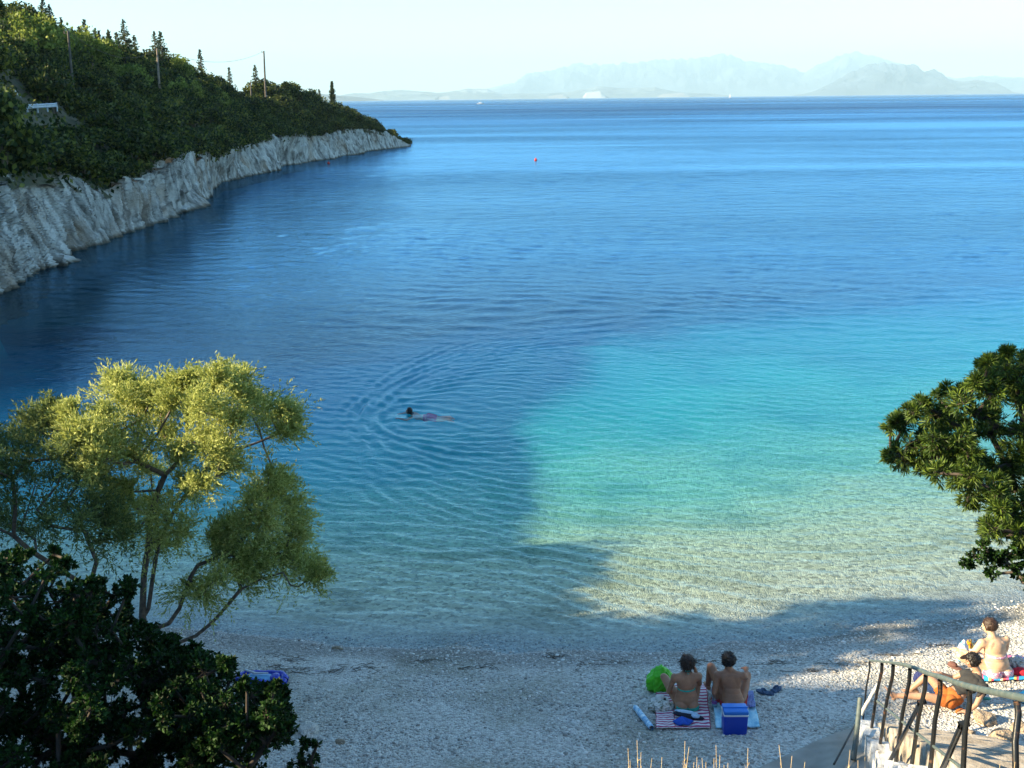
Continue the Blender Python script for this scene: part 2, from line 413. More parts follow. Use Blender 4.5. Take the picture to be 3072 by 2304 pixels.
# even spacing along the coast
vv_w = np.interp(uu, HL[:, 0], HL[:, 1])
pts = np.array([P(u, v)[:] for u, v in zip(uu, vv_w)])
seg = np.r_[0, np.cumsum(np.hypot(np.diff(pts[:, 0]), np.diff(pts[:, 1])))]
ss = np.linspace(0, seg[-1], NC)
uu = np.interp(ss, seg, uu)
COAST_LEN = seg[-1]
def hl_interp(u): return [np.interp(u, HL[:, 0], HL[:, k]) for k in (1, 2, 3)]
def ridge_pt(u, vs):
    """ridge point of the bare slope for a coast column"""
    a = ray(u, vs); az = a.x/a.y
    xr = np.interp(u, [-60, 0, 100, 218, 240, 267, 320, 360, 385, 411], [-66, -62, -60, -52, -44, -41, -36, -31, -27, -21.5])
    y = xr/az if az < 0 else 230
    dcoast = P(u, float(np.interp(u, HL[:, 0], HL[:, 1]))).y
    y = min(y, dcoast+75); y = max(y, dcoast+2.0)
    return PY(u, vs, y)
base_pts, top_pts, rdg = [], [], []
for u in uu:
    vw, vt, vs = [float(t) for t in hl_interp(u)]
    b = P(u, vw); d0 = b.y
    hgt_guess = (vw-vt)/FPX*d0
    t = PY(u, vt, d0+max(.3, 0.75*hgt_guess))
    base_pts.append(b); top_pts.append(t); rdg.append(ridge_pt(u, vs))
B0 = np.array([p[:] for p in base_pts]); T0 = np.array([p[:] for p in top_pts]); R0 = np.array([p[:] for p in rdg])
def inland(i):
    d = B0[min(i+3, NC-1)]-B0[max(i-3, 0)]; n = np.array([-d[1], d[0], 0]); return n/max(1e-6, np.hypot(*n[:2]))
INL = np.array([inland(i) for i in range(NC)])
k = np.linspace(0, 1, NK)[None, :, None]
slope_pts = T0[:, None, :]*(1-k) + R0[:, None, :]*k
bul = np.sin(math.pi*np.clip(k[..., 0], 0, 1))
zr = slope_pts[..., 2]
slope_pts[..., 2] = zr + bul*0.08*np.abs(R0[:, None, 2]-T0[:, None, 2])*0 + 0.9*fbm(slope_pts[..., 0]*.09, slope_pts[..., 1]*.09, 0, 3, 11)*np.clip(bul*1.6, 0, 1)*np.minimum(1, np.linalg.norm(R0-T0, axis=1)/20)[:, None]
slope_pts[:, 0, 2] -= .35                                   # tuck under the top of the rocks
# back slope down to the far shore
kb = np.linspace(0, 1, 14)[1:][None, :, None]
back = R0[:, None, :] + kb*np.array([0, 1, 0])*np.minimum(38, 4+1.2*np.abs(R0[:, None, 2:3]*2.2))
back[..., 2] = R0[:, None, 2]*(1-kb[..., 0]**1.4) - 2.5*kb[..., 0]
HG = np.concatenate([slope_pts, back], 1)
m = Mat('scrub_soil')
tc = m.n('ShaderNodeNewGeometry').outputs['Position']
nz = m.noise(tc, .5, 5, .6)
colr = m.ramp(nz.outputs['Fac'], [(.35, (.035, .045, .018)), (.55, (.08, .075, .04)), (.72, (.17, .135, .09))])
m.bsdf(colr, .9, m.bump(nz.outputs['Fac'], .6, .5))
SOIL = m.m
hl = obj_np('hillside', HG.reshape(-1, 3), grid_faces(NC, NK+13), SOIL, smooth=True)
tag(hl, kind='structure')

# rocks: one continuous band of tilted slabs
NR = 46; NCR = 2600
ssr = np.linspace(0, ss[-1], NCR)
Bi = np.stack([np.interp(ssr, ss, B0[:, c]) for c in range(3)], 1)
Ti = np.stack([np.interp(ssr, ss, T0[:, c]) for c in range(3)], 1)
Ni = np.stack([np.interp(ssr, ss, INL[:, c]) for c in range(3)], 1)
Hc = Ti[:, 2:3]
t = np.linspace(-0.30, 1.10, NR)[None, :]
S2 = ssr[:, None]+0*t
hz = t*np.maximum(Hc, .4)
sk = S2 + hz*(0.95+.25*vnoise(S2*.08, 0, 0, 71))                                            # strata lean back along the shore
def ridged(x, y, seed):
    return 1-np.abs(vnoise(x, y, 0, seed))*2
gw = np.interp(ssr, [0, ss[-1]*.3, ss[-1]], [1.0, 1.15, 1.5])[:, None]
slab = ((sk*.50/gw + 0.5*vnoise(sk*.21, hz*.06, 0, 5)) % 1.0)             # 0..1 saw of slabs
slab2 = ((sk*1.45/gw + 0.8*vnoise(sk*.5, hz*.10, 0, 15)) % 1.0)
slab3 = ((sk*3.7/gw + 0.8*vnoise(sk*1.2, hz*.3, 0, 25)) % 1.0)
brk = vnoise(np.floor(sk*1.45/gw)*7.3, np.floor(hz*.9+2*vnoise(sk*.5, 0, 0, 44))*3.1, 0, 45)
outp = 1.15*(slab-.5)*(.55+.55*vnoise(sk*.13, hz*.1, 0, 2)) + .42*(slab2-.5)*(.6+.5*vnoise(sk*.3, hz*.15, 0, 66)) + .35*vnoise(sk*.9, hz*.18, 0, 8) + .16*vnoise(sk*2.4, hz*.3, 0, 9) + .16*vnoise(sk*5.6, hz*.7, 0, 10) + .22*(slab3-.5) + .12*(((sk*8.3/gw + vnoise(sk*2, hz*.6, 0, 26)) % 1.0)-.5) + .18*brk + 1.1*vnoise(S2*.11, hz*.15, 0, 3)
hscale = np.clip(Hc/3.6, .22, 1.3)
outp = outp*hscale
foot = np.clip(-t, 0, 1)*.2 + 0.4*np.clip(.25-t, 0, .25)      # toe spreads at the waterline
lerp = np.clip(t, -0.3, 1.1)
PR = Bi[:, None, :]*(1-lerp[..., None]) + Ti[:, None, :]*lerp[..., None]
PR[..., 2] = hz
topj = (0.5*vnoise(S2*.45, 0, 0, 30)+.22*vnoise(S2*1.5, 0, 0, 31))*hscale[:, :1]
PR[..., 2] += np.clip(t-.45, 0, 1)*topj*1.5
PR = PR - Ni[:, None, :]*(outp+foot*hscale)[..., None]
# ledge blocks sticking out at mid shore
led = np.exp(-((S2/ss[-1]-.30)/.02)**2)*1.6*np.clip(.35-t, 0, 1)*2.2
PR = PR - Ni[:, None, :]*led[..., None]
m = Mat('cliff_rock')
geo = m.n('ShaderNodeNewGeometry'); pos = geo.outputs['Position']
sep = m.n('ShaderNodeSeparateXYZ'); m.l(pos, sep.inputs[0])
mp = m.n('ShaderNodeMapping'); m.l(pos, mp.inputs['Vector']); mp.inputs['Rotation'].default_value = (R(32), 0, 0); mp.inputs['Scale'].default_value = (1, 1.6, .35)
atv = m.n('ShaderNodeAttribute', attribute_name='strata'); ath = m.n('ShaderNodeAttribute', attribute_name='height')
cmb = m.n('ShaderNodeCombineXYZ'); m.l(atv.outputs['Fac'], cmb.inputs[0]); m.l(m.math('MULTIPLY', ath.outputs['Fac'], .22), cmb.inputs[1])
n1 = m.noise(cmb.outputs[0], 1.7, 7, .66); n2 = m.noise(pos, .28, 3, .5); n3 = m.noise(cmb.outputs[0], 9, 4, .6)
colr = m.ramp(n1.outputs['Fac'], [(.34, (.09, .085, .075)), (.43, (.32, .31, .285)), (.53, (.58, .57, .535)), (.70, (.76, .75, .72))])
och = m.ramp(n2.outputs['Fac'], [(.52, 0), (.68, .55)])
colr = m.mix(och, colr, (.34, .22, .12))
wl = m.ramp(m.math('ADD', sep.outputs['Z'], m.math('MULTIPLY', n1.outputs['Fac'], .5)), [(.18, (.16, .15, .12)), (.36, (.42, .39, .33)), (.55, (1, 1, 1))])
colr = m.mix(1.0, colr, wl, 'MULTIPLY')
crack_v = m.n('ShaderNodeTexVoronoi', feature='DISTANCE_TO_EDGE'); m.l(cmb.outputs[0], crack_v.inputs['Vector']); crack_v.inputs['Scale'].default_value = 1.1
crk = m.ramp(crack_v.outputs['Distance'], [(0.0, .35), (.06, 1)])  # darker along the cell edges, as cracks in the rock
colr = m.mix(.8, colr, m.mix(1.0, colr, crk, 'MULTIPLY'))
m.bsdf(colr, .85, m.bump(m.math('ADD', n1.outputs['Fac'], m.math('MULTIPLY', n3.outputs['Fac'], .35)), .9, .35))
ROCK = m.m
cl = obj_np('cliff', PR.reshape(-1, 3), grid_faces(NCR, NR), ROCK, smooth=False, attrs={'strata': sk.ravel(), 'height': (hz+0*sk).ravel()})
tag(cl, kind='structure')

# ------------------------------------------------------------------ distant coasts and mountains
def hill_range(name, dist, prof, depth, seed, rough, matname, color, zbase=-5, n=420, nk=26):
    us = np.array([p[0] for p in prof]); vs = np.array([p[1] for p in prof])
    u = np.linspace(us[0], us[-1], n); v = np.interp(u, us, vs)
    pk = np.array([PY(a, b, dist)[:] for a, b in zip(u, v)])
    hgt = np.maximum(pk[:, 2], 1.0)
    s = np.arange(n)/n*(us[-1]-us[0])
    pk[:, 2] = hgt*(1+rough*.035*fbm(s*.22, 0, 0, 4, seed)) + 0
    front = np.linspace(0, 1, nk)
    G = np.zeros((n, nk+6, 3))
    for j, f in enumerate(front):
        z = pk[:, 2]*(f**.8)
        rel = fbm(s*.045+f*1.2*np.sin(seed), f*3.4+s*.02, 0, 5, seed+3)
        gul = (1-np.abs(vnoise(s*.10+f*.6, f*1.5, 0, seed+9))*2)
        z = z*(1+rough*(.12*rel+.08*gul)*math.sin(math.pi*f)*1.4)
        yy = dist-depth*(1-f)
        k_ = yy/dist
        G[:, j, 0] = pk[:, 0]*k_; G[:, j, 1] = yy - depth*.12*rel*math.sin(math.pi*f); G[:, j, 2] = z + (zbase if j == 0 else 0)
    for j in range(6):
        f = (j+1)/6
        G[:, nk+j, 0] = pk[:, 0]*(1+f*.08); G[:, nk+j, 1] = dist+depth*f; G[:, nk+j, 2] = pk[:, 2]*(1-f)+zbase*f
    mm = Mat(matname)
    g = mm.n('ShaderNodeNewGeometry').outputs['Position']
    nz = mm.noise(g, .0016*20000/dist, 6, .6)
    c = mm.ramp(nz.outputs['Fac'], [(.38, tuple(x*.6 for x in color)), (.55, color), (.68, tuple(min(.6, x*1.6+.05) for x in color))])
    mm.bsdf(c, .9)
    o = obj_np(name, G.reshape(-1, 3), grid_faces(n, nk+6), mm.m, smooth=True); tag(o, kind='structure'); return o
f3 = 1/3.
def X6(x): return (1300+x/1.2483)/3
def Y6(y): return (100+y/1.2483)/3
far_prof = [(X6(x), Y6(y)) for x, y in [(60, 238), (200, 208), (300, 185), (360, 148), (440, 140), (480, 128), (545, 112), (640, 118), (760, 110), (900, 96), (1020, 92), (1090, 76), (1150, 100), (1230, 112), (1300, 118), (1390, 146), (1440, 118), (1500, 92), (1580, 68), (1660, 84), (1720, 108), (1860, 150), (1960, 168), (2060, 158), (2212, 166), (2400, 180), (2700, 210)]]
hill_range('distant_mountain_range', 36000, far_prof, 5500, 4, 1.0, 'far_mountain', (.045, .07, .10), n=700)
mid_prof = [(X6(x), Y6(y)) for x, y in [(1380, 229), (1440, 212), (1500, 180), (1560, 148), (1640, 114), (1700, 112), (1790, 116), (1840, 146), (1870, 132), (1900, 146), (1930, 172), (1980, 180), (2040, 174), (2100, 186), (2150, 212), (2200, 228)]]
hill_range('distant_mountain', 24000, mid_prof, 3500, 14, 1.0, 'mid_mountain', (.03, .05, .075), n=400)
low_prof = [(X6(x), Y6(y)) for x, y in [(-330, 246), (-200, 236), (-60, 230), (0, 226), (60, 220), (130, 208), (200, 210), (260, 228), (330, 226), (430, 226), (500, 222), (560, 210), (620, 198), (700, 206), (780, 204), (830, 203), (870, 212), (930, 222), (1050, 227), (1100, 233)]]
low_prof = [(u, v-0.3) for u, v in low_prof]
hill_range('distant_coast', 22000, low_prof, 1500, 24, .7, 'low_coast', (.09, .12, .13), n=420)
lc = [(600+x/3.16, y/3.16) for x, y in [(560, 955), (640, 930), (700, 850), (850, 845), (960, 868), (1100, 888), (1250, 903), (1450, 920), (1600, 935), (1740, 952)]]
hill_range('distant_island', 13500, [(a/3, b/3-.4) for a, b in lc], 700, 34, .5, 'near_island', (.05, .07, .08), n=300)
lc2 = [(600+x/3.16, y/3.16) for x, y in [(1340, 905), (1450, 888), (1600, 890), (1700, 872), (1900, 856), (2050, 868), (2160, 875), (2260, 885)]]
hill_range('distant_headland', 21500, [(a/3, b/3-.4) for a, b in lc2], 900, 44, .7, 'low_coast2', (.09, .12, .13), n=300)
# pale cliffs of the low coast
for (xa, xb, yt, ds, se) in [(560, 645, 217, 20300, 3), (840, 960, 223, 20300, 5), (20, 60, 234, 20300, 8), (430, 500, 229, 20300, 9)]:
    pr = [(X6(xa), Y6(236)), (X6(xa+.15*(xb-xa)), Y6(yt+5)), (X6(xa+.45*(xb-xa)), Y6(yt+2)), (X6(xa+.8*(xb-xa)), Y6(yt)), (X6(xb), Y6(235))]
    hill_range('pale_sea_cliff', ds, pr, 150, se, .8, 'pale_cliff', (.26, .25, .24), n=60, nk=10)
# ------------------------------------------------------------------ foliage
def leaf_mat(name, a, b, c, rough=.6, trans=.25, scale=1.2):
    m = Mat(name)
    at = m.n('ShaderNodeAttribute', attribute_name='rnd'); oi = m.n('ShaderNodeObjectInfo')
    tc = m.n('ShaderNodeTexCoord').outputs['Object']
    nz = m.noise(tc, scale, 3)
    f = m.math('ADD', m.math('MULTIPLY', at.outputs['Fac'], .55), m.math('MULTIPLY', nz.outputs['Fac'], .55))
    colr = m.ramp(f, [(.2, a), (.52, b), (.85, c)])
    var = m.ramp(oi.outputs['Random'], [(0, (.62, .72, .62)), (.5, (1, 1, 1)), (.8, (1.0, 1.0, .8)), (1, (.75, .9, 1.0))])
    colr = m.mix(1.0, colr, var, 'MULTIPLY')
    d = m.n('ShaderNodeBsdfPrincipled'); m.l(colr, d.inputs['Base Color']); d.inputs['Roughness'].default_value = rough
    d.inputs['Specular IOR Level'].default_value = .25
    t = m.n('ShaderNodeBsdfTranslucent'); m.l(colr, t.inputs['Color'])
    mx = m.n('ShaderNodeMixShader'); mx.inputs[0].default_value = trans
    m.l(d.outputs[0], mx.inputs[1]); m.l(t.outputs[0], mx.inputs[2]); m.l(mx.outputs[0], m.out.inputs['Surface'])
    return m.m
BARK = simple('bark', (.13, .10, .075), .9, .25, 14, .02)
BARK_PALE = simple('bark_pale', (.30, .25, .20), .9, .2, 14, .02)
LEAF_SCRUB = leaf_mat('scrub_leaf', (.009, .020, .005), (.024, .046, .009), (.21, .22, .038), trans=.32, scale=.5)
LEAF_CONIFER = leaf_mat('conifer_needle', (.020, .036, .014), (.045, .062, .025), (.09, .10, .045), scale=.8)

def leaf_cards(C, D, L, W, rr, up=None, bend=.0):
    """quads: centre C, direction D, length L, width W (arrays). returns verts, faces, attr"""
    n = len(C); D = D/np.maximum(1e-6, np.linalg.norm(D, axis=1, keepdims=True))
    if up is None: up = rr.normal(size=(n, 3))
    S = np.cross(D, up); S /= np.maximum(1e-6, np.linalg.norm(S, axis=1, keepdims=True))
    L = np.broadcast_to(L, n)[:, None]; W = np.broadcast_to(W, n)[:, None]
    v = np.stack([C-D*L/2, C+S*W/2, C+D*L/2, C-S*W/2], 1).reshape(-1, 3)
    f = np.arange(n*4).reshape(n, 4)
    a = np.repeat(rr.random(n), 4)
    return v, f, a
def tube_arrays(paths, nseg=6):
    """paths: list of (points list, radii list) -> verts, faces"""
    V, F = [], []; base = 0
    for pts_, rad in paths:
        pts_ = np.asarray(pts_, float); k_ = len(pts_)
        tan = np.gradient(pts_, axis=0); tan /= np.maximum(1e-9, np.linalg.norm(tan, axis=1, keepdims=True))
        a = np.array([0, 0, 1.]) if abs(tan[0][2]) < .9 else np.array([1., 0, 0])
        n1 = np.cross(tan, a); n1 /= np.maximum(1e-9, np.linalg.norm(n1, axis=1, keepdims=True))
        n2 = np.cross(tan, n1)
        th = np.linspace(0, 2*math.pi, nseg, endpoint=False)
        ring = pts_[:, None, :] + np.asarray(rad)[:, None, None]*(np.cos(th)[None, :, None]*n1[:, None, :] + np.sin(th)[None, :, None]*n2[:, None, :])
        V.append(ring.reshape(-1, 3))
        for i in range(k_-1):
            for j in range(nseg):
                F.append([base+i*nseg+j, base+i*nseg+(j+1) % nseg, base+(i+1)*nseg+(j+1) % nseg, base+(i+1)*nseg+j])
        base += k_*nseg
    return np.concatenate(V), np.array(F)
def blob_crown(rr, rad, h, nclump, nleaf, size, flat=.8):
    """uneven crown: leaf clumps through the volume"""
    cs = []
    for i in range(nclump):
        d = rr.normal(size=3); d /= np.linalg.norm(d); d[2] = abs(d[2])*1.0-.25
        r = rr.uniform(.45, 1.0)
        cs.append([d[0]*rad*r, d[1]*rad*r, h*.42+d[2]*h*.55*r])
    cs = np.array(cs); cr = rr.uniform(.28, .46, nclump)*rad
    idx = rr.integers(0, nclump, nclump*nleaf)
    d = rr.normal(size=(len(idx), 3)); d /= np.linalg.norm(d, axis=1, keepdims=True)
    rrr = cr[idx]*rr.uniform(.55, 1.08, len(idx))
    C = cs[idx]+d*rrr[:, None]*np.array([1, 1, flat])
    D = d+rr.normal(size=d.shape)*.7+np.array([0, 0, .25])
    return leaf_cards(C, D, size*rr.uniform(.7, 1.3, len(idx)), size*rr.uniform(.5, .9, len(idx)), rr)
# eight kinds of scrub tree, shared by all that stand on the headland
scrub_crowns, scrub_trunks = [], []
for i in range(8):
    rr = np.random.default_rng(100+i)
    rad = rr.uniform(1.7, 2.3); h = rr.uniform(2.8, 4.2)
    v, f, a = blob_crown(rr, rad, h, 26, 62, .34)
    scrub_crowns.append(mesh_np('crown', v, f, LEAF_SCRUB, attrs={'rnd': a}))
    paths = []
    for j in range(4):
        th = rr.random()*6.28; e = np.array([math.cos(th)*rad*.5, math.sin(th)*rad*.5, h*.55])
        paths.append(([[0, 0, -.8], [e[0]*.25, e[1]*.25, h*.2], e*.7, e], [.14, .11, .07, .03]))
    v, f = tube_arrays(paths, 5); scrub_trunks.append(mesh_np('trunk', v, f, BARK))
def spire(rr, h, w, dense, droop=.25, slim=False):
    paths = [([[0, 0, -.6], [0, 0, h*.5], [0, 0, h*.98]], [.12, .07, .015])]
    Cs, Ds, Ls = [], [], []
    nw = int(h*(7 if not slim else 9))
    for k_ in range(nw):
        t_ = k_/nw; z = h*(.08+.92*t_); ww = w*(1-t_)**(.85 if not slim else .55)*(.65+.55*rr.random())
        for b in range(dense):
            th = rr.random()*6.28
            n_ = max(2, int(ww*(7 if not slim else 16)))
            for q_ in range(n_):
                s_ = (q_+1)/n_
                Cs.append([math.cos(th)*ww*s_, math.sin(th)*ww*s_, z+ww*s_*(.35 if not slim else 1.3)-s_*s_*droop*ww]); Ds.append([math.cos(th), math.sin(th), .45 if not slim else 2.2]); Ls.append(.20)
    C = np.array(Cs)+rr.normal(size=(len(Cs), 3))*.045; D = np.array(Ds)+rr.normal(size=(len(Ds), 3))*.35
    v, f, a = leaf_cards(C, D, np.array(Ls)*rr.uniform(1.0, 2.2, len(Ls)), .18, rr)
    return mesh_np('crown', v, f, LEAF_CONIFER, attrs={'rnd': a}), mesh_np('trunk', *tube_arrays(paths, 5), BARK)

# height of the headland under a point: nearest sample of the sheet
HGf = HG.reshape(-1, 3)
def hl_point(i, kk):
    """i along the coast 0..NC-1, kk 0..1 from the top of the rocks to the ridge"""
    j = kk*(NK-1); j0 = int(j); fr = j-j0; j1 = min(j0+1, NK-1); i = int(min(max(i, 0), NC-1))
    return HG[i, j0]*(1-fr)+HG[i, j1]*fr
# candidate spots over the slope, then kept apart by a minimum spacing
cand = []
r3 = np.random.default_rng(55)
for _ in range(26000):
    i = r3.integers(0, int(NC*.985)); kk = r3.random()
    p = hl_point(i, kk); cand.append((p[0], p[1], p[2], kk, i))
cand = np.array(cand)
keep = []
cell = {}
def far_enough(p, d):
    cx_, cy_ = int(p[0]//4), int(p[1]//4)
    for a in (-1, 0, 1):
        for b in (-1, 0, 1):
            for q_ in cell.get((cx_+a, cy_+b), ()):
                if (q_[0]-p[0])**2+(q_[1]-p[1])**2 < d*d: return False
    cell.setdefault((cx_, cy_), []).append(p); return True
# front row hugging the top of the rocks first
for i in range(0, int(NC*.93), 3):
    p = hl_point(i+r3.integers(-2, 3), r3.uniform(.015, .05)); p = (p[0], p[1], p[2], .03, i)
    if far_enough(p, 1.7 if i < NC*.35 else 2.1): keep.append(p)
for c in cand:
    hgt = max(0.0, c[2])
    if c[3] > .93: continue
    if far_enough(c, 2.75): keep.append(tuple(c))
GUARD = P(33, 114.5, 9.6)
keep = [k_ for k_ in keep if k_[1] > 20]
def pix(p):
    d = Vector(p[:3])-CAM; z_ = d.dot(CF); return 512+FPX*d.dot(CR)/z_, 384-FPX*d.dot(CU)/z_
def blocks_rail(k_):
    u, v = pix((k_[0], k_[1], k_[2]+2.4)); u2, v2 = pix(k_[:3])
    return 0 < u < 64 and k_[1] < 82 and v < 120 and v2 > 108
keep = [k_ for k_ in keep if not blocks_rail(k_)]
keep.sort(key=lambda k_: k_[0]**2+k_[1]**2)
print('headland plants', len(keep))
places = [('growing at the edge of the rocks above the water', 0), ('on the shaded middle slope of the headland', 1), ('near the sunlit crest of the headland', 2)]
SC_GROUP = 'evergreen trees covering the headland'
def scrub(name, p, s, hs, kind, label, group=SC_GROUP):
    t_ = empty(name, (p[0], p[1], p[2]-.25), r3.random()*6.28); t_.scale = (s, s, s*hs)
    tag(t_, label, 'tree', group)
    for nm, me in (('crown', scrub_crowns[kind]), ('trunk', scrub_trunks[kind])):
        o = bpy.data.objects.new(nm, me); link(o, t_)
    return t_
rest = []
azs = {}
NIND = 290
vis_score = []
for k_ in keep:
    d_ = math.hypot(k_[0], k_[1]); vis_score.append(d_*(1.0+.25*(k_[3])))
order = np.argsort(vis_score)
chosen = set(order[:NIND].tolist())
for n_, k_ in enumerate(keep):
    kk = k_[3]
    tip = sm(.80, .98, k_[4]/NC)
    s_ = r3.uniform(.70, 1.15)*(1-.45*float(tip))
    if kk < .05: s_ *= r3.uniform(.55, 1.05)
    if n_ in chosen:
        pl = 0 if kk < .12 else (1 if kk < .6 else 2)
        cu = uu[int(k_[4])]
        reg = 0 if cu < -5 else (1 if cu < 45 else (2 if cu < 100 else (3 if cu < 160 else (4 if cu < 225 else (5 if cu < 290 else 6)))))
        where = ['at the left edge of the picture', 'around the guard rail', 'below the dark pole', 'below the sunlit pole', 'under the dip in the crest', 'near the tall thin pole', 'near the tip'][reg]
        big_ = 'large' if s_ > .85 else ('medium' if s_ > .7 else 'small')
        lab = [big_+' dark bush atop the shore rocks '+where, big_+' dark evergreen tree on the shaded slope '+where, big_+' evergreen tree high on the crest '+where][pl]
        scrub(['evergreen_bush', 'evergreen_tree', 'crest_tree'][pl], k_, s_, r3.uniform(.75, 1.15), int(r3.integers(0, 8)), lab, ['bushes along the top of the shore rocks', 'trees on the shaded headland slope', 'trees near the headland crest'][pl])
    else: rest.append((k_, s_))
# pines on the crest, sunlight on their crowns painted into lighter leaf colour
LEAF_PINE_PAINTED_SUN = leaf_mat('pine_leaf_painted_sun', (.07, .10, .018), (.19, .23, .035), (.42, .44, .09), trans=.35, scale=.4)
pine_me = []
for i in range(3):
    rr = np.random.default_rng(700+i); v, f, a = blob_crown(rr, 2.2, 4.4, 24, 90, .30); pine_me.append(mesh_np('crown', v, f, LEAF_PINE_PAINTED_SUN, attrs={'rnd': a}))
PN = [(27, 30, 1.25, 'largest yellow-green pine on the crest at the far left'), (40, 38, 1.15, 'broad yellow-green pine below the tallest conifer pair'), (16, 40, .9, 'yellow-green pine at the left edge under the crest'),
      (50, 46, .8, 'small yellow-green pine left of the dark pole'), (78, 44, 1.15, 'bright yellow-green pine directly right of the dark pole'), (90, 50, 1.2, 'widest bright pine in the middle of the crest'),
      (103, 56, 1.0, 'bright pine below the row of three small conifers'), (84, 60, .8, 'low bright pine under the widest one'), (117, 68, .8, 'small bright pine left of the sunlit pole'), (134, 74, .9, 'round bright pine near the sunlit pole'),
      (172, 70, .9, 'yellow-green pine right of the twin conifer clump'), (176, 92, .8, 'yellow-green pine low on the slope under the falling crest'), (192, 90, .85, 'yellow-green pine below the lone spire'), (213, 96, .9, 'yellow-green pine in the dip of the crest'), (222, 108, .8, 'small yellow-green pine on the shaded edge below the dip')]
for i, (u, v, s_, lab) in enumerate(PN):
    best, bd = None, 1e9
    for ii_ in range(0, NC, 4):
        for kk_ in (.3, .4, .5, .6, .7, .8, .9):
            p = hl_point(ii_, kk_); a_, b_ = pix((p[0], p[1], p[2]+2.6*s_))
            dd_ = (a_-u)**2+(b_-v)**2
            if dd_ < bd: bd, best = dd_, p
    t_ = empty('sun_painted_pine', (best[0], best[1], best[2]+.3), i*1.3); t_.scale = (s_, s_, s_)
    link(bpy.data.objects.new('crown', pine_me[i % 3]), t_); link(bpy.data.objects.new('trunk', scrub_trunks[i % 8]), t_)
    tag(t_, lab, 'tree', 'pines with painted sunlight on the headland crest')
# the many smaller ones beyond, as one mass
if rest:
    V, F, A = [], [], []; base = 0
    for (k_, s_) in rest:
        rr = np.random.default_rng(int(k_[0]*1000) & 0xffff)
        v, f, a = blob_crown(rr, 2.0*s_, 3.4*s_, 14, 30, .40)
        v = v+np.array([k_[0], k_[1], k_[2]-.25]); V.append(v); F.append(f+base); A.append(a); base += len(v)
    o = obj_np('far_scrub', np.concatenate(V), np.concatenate(F), LEAF_SCRUB, attrs={'rnd': np.concatenate(A)})
    tag(o, 'mass of smaller evergreens on the far part of the headland', 'scrub', kind='stuff')
# low undergrowth between the trees
rr = np.random.default_rng(9)
ii = np.where(rr.random(30000) < .35, rr.integers(0, int(NC*.5), 30000), rr.integers(0, int(NC*.97), 30000)); kk = rr.random(30000)**.8; kk = np.where((ii < NC*.5) & (rr.random(30000) < .45), kk*.14, kk)
PU = np.array([hl_point(a, b) for a, b in zip(ii, kk)])
C = PU+np.stack([rr.normal(size=30000)*.4, rr.normal(size=30000)*.4, rr.random(30000)*.8-.1], 1)
v, f, a = leaf_cards(C, rr.normal(size=(30000, 3))+np.array([0, 0, .5]), .42*rr.uniform(.6, 1.4, 30000), .28, rr)
o = obj_np('undergrowth', v, f, LEAF_SCRUB, attrs={'rnd': a}); tag(o, 'low leafy undergrowth between the headland trees', 'undergrowth', kind='stuff')

# ------------------------------------------------------------------ spires and poles on the skyline
def sky_y(u):                                       # distance of the crest for this column
    j = np.argmin([abs((512+FPX*(R0[i][0]/ (R0[i][1]*math.cos(PITCH)))) - u) for i in range(0, NC)])
    return R0[j][1]-2, j
def place_spire(u, vt, vb, wpx, slim, label, seed):
    y, j = sky_y(u)
    b = PY(u, vb+2.5, y); tp = PY(u, vt, y)
    h = tp.z-b.z; w_ = wpx/FPX*y/2
    rr = np.random.default_rng(seed)
    cr_, tr_ = spire(rr, h, w_*1.45, 5, slim=slim)
    t_ = empty('cypress_tree' if slim else 'spruce_tree', b, rr.random()*6)
    link(bpy.data.objects.new('crown', cr_), t_); link(bpy.data.objects.new('trunk', tr_), t_)
    tag(t_, label, 'tree', 'cypresses on the headland' if slim else 'pointed conifers on the headland crest')
SP = [(2, -3, 20, 12, 0, 'pointed conifer at the very left end of the crest, cut by the frame'), (13, 4, 22, 6, 0, 'small thin conifer just right of the one cut by the frame'),
 (45, -2, 24, 13, 0, 'tallest conifer of the pair above the bright yellow-green tree'), (51.5, 4, 26, 9, 0, 'shorter conifer leaning against the tallest one on the crest'),
 (62.5, 17, 30, 4, 0, 'tiny conifer tip between the tall pair and the dark pole'), (80.5, 26, 40, 6, 0, 'thin conifer low on the crest right of the dark pole'),
 (86.5, 19, 40, 8, 0, 'slender dark conifer standing alone on the open crest'), (97, 29, 46, 6, 0, 'first small conifer of the row of three on the crest'),
 (100.5, 30, 46, 6, 0, 'second small conifer of the row of three on the crest'), (104.5, 36, 48, 5, 0, 'lowest small conifer of the row of three on the crest'),
 (110.5, 30, 50, 4, 1, 'slim dark column cypress between the row of three and the big spruce'), (118.5, 32, 52, 8, 0, 'small conifer directly left of the big spruce'),
 (127, 19, 54, 12, 0, 'big spruce with level side branches, highest on the middle crest'), (136, 35, 54, 7, 0, 'small conifer directly right of the big spruce'),
 (156.5, 31, 58, 9, 0, 'left conifer of the dense twin clump above the lit pole'), (163, 31, 60, 11, 0, 'right conifer of the dense twin clump above the lit pole'),
 (201.5, 49, 70, 6, 0, 'lone spire on the falling end of the upper crest'), (231, 67, 92, 6, 0, 'narrow conifer in the dip between the two crests'),
 (257, 65, 94, 8, 0, 'bushy conifer beside the tall thin pole'), (320, 89, 106, 4.5, 0, 'short ragged conifer left of the last cypress'),
 (333.5, 81.5, 111, 5.5, 1, 'tall slim cypress standing alone near the tip of the headland')]
for i, (u, vt, vb, wpx, slim, lab) in enumerate(SP): place_spire(u, vt, vb, wpx, slim, lab, 300+i)
POLE = simple('weathered_pole', (.26, .20, .15), .85, .2, 3)
POLE_D = simple('dark_pole', (.10, .085, .07), .85, .2, 3)
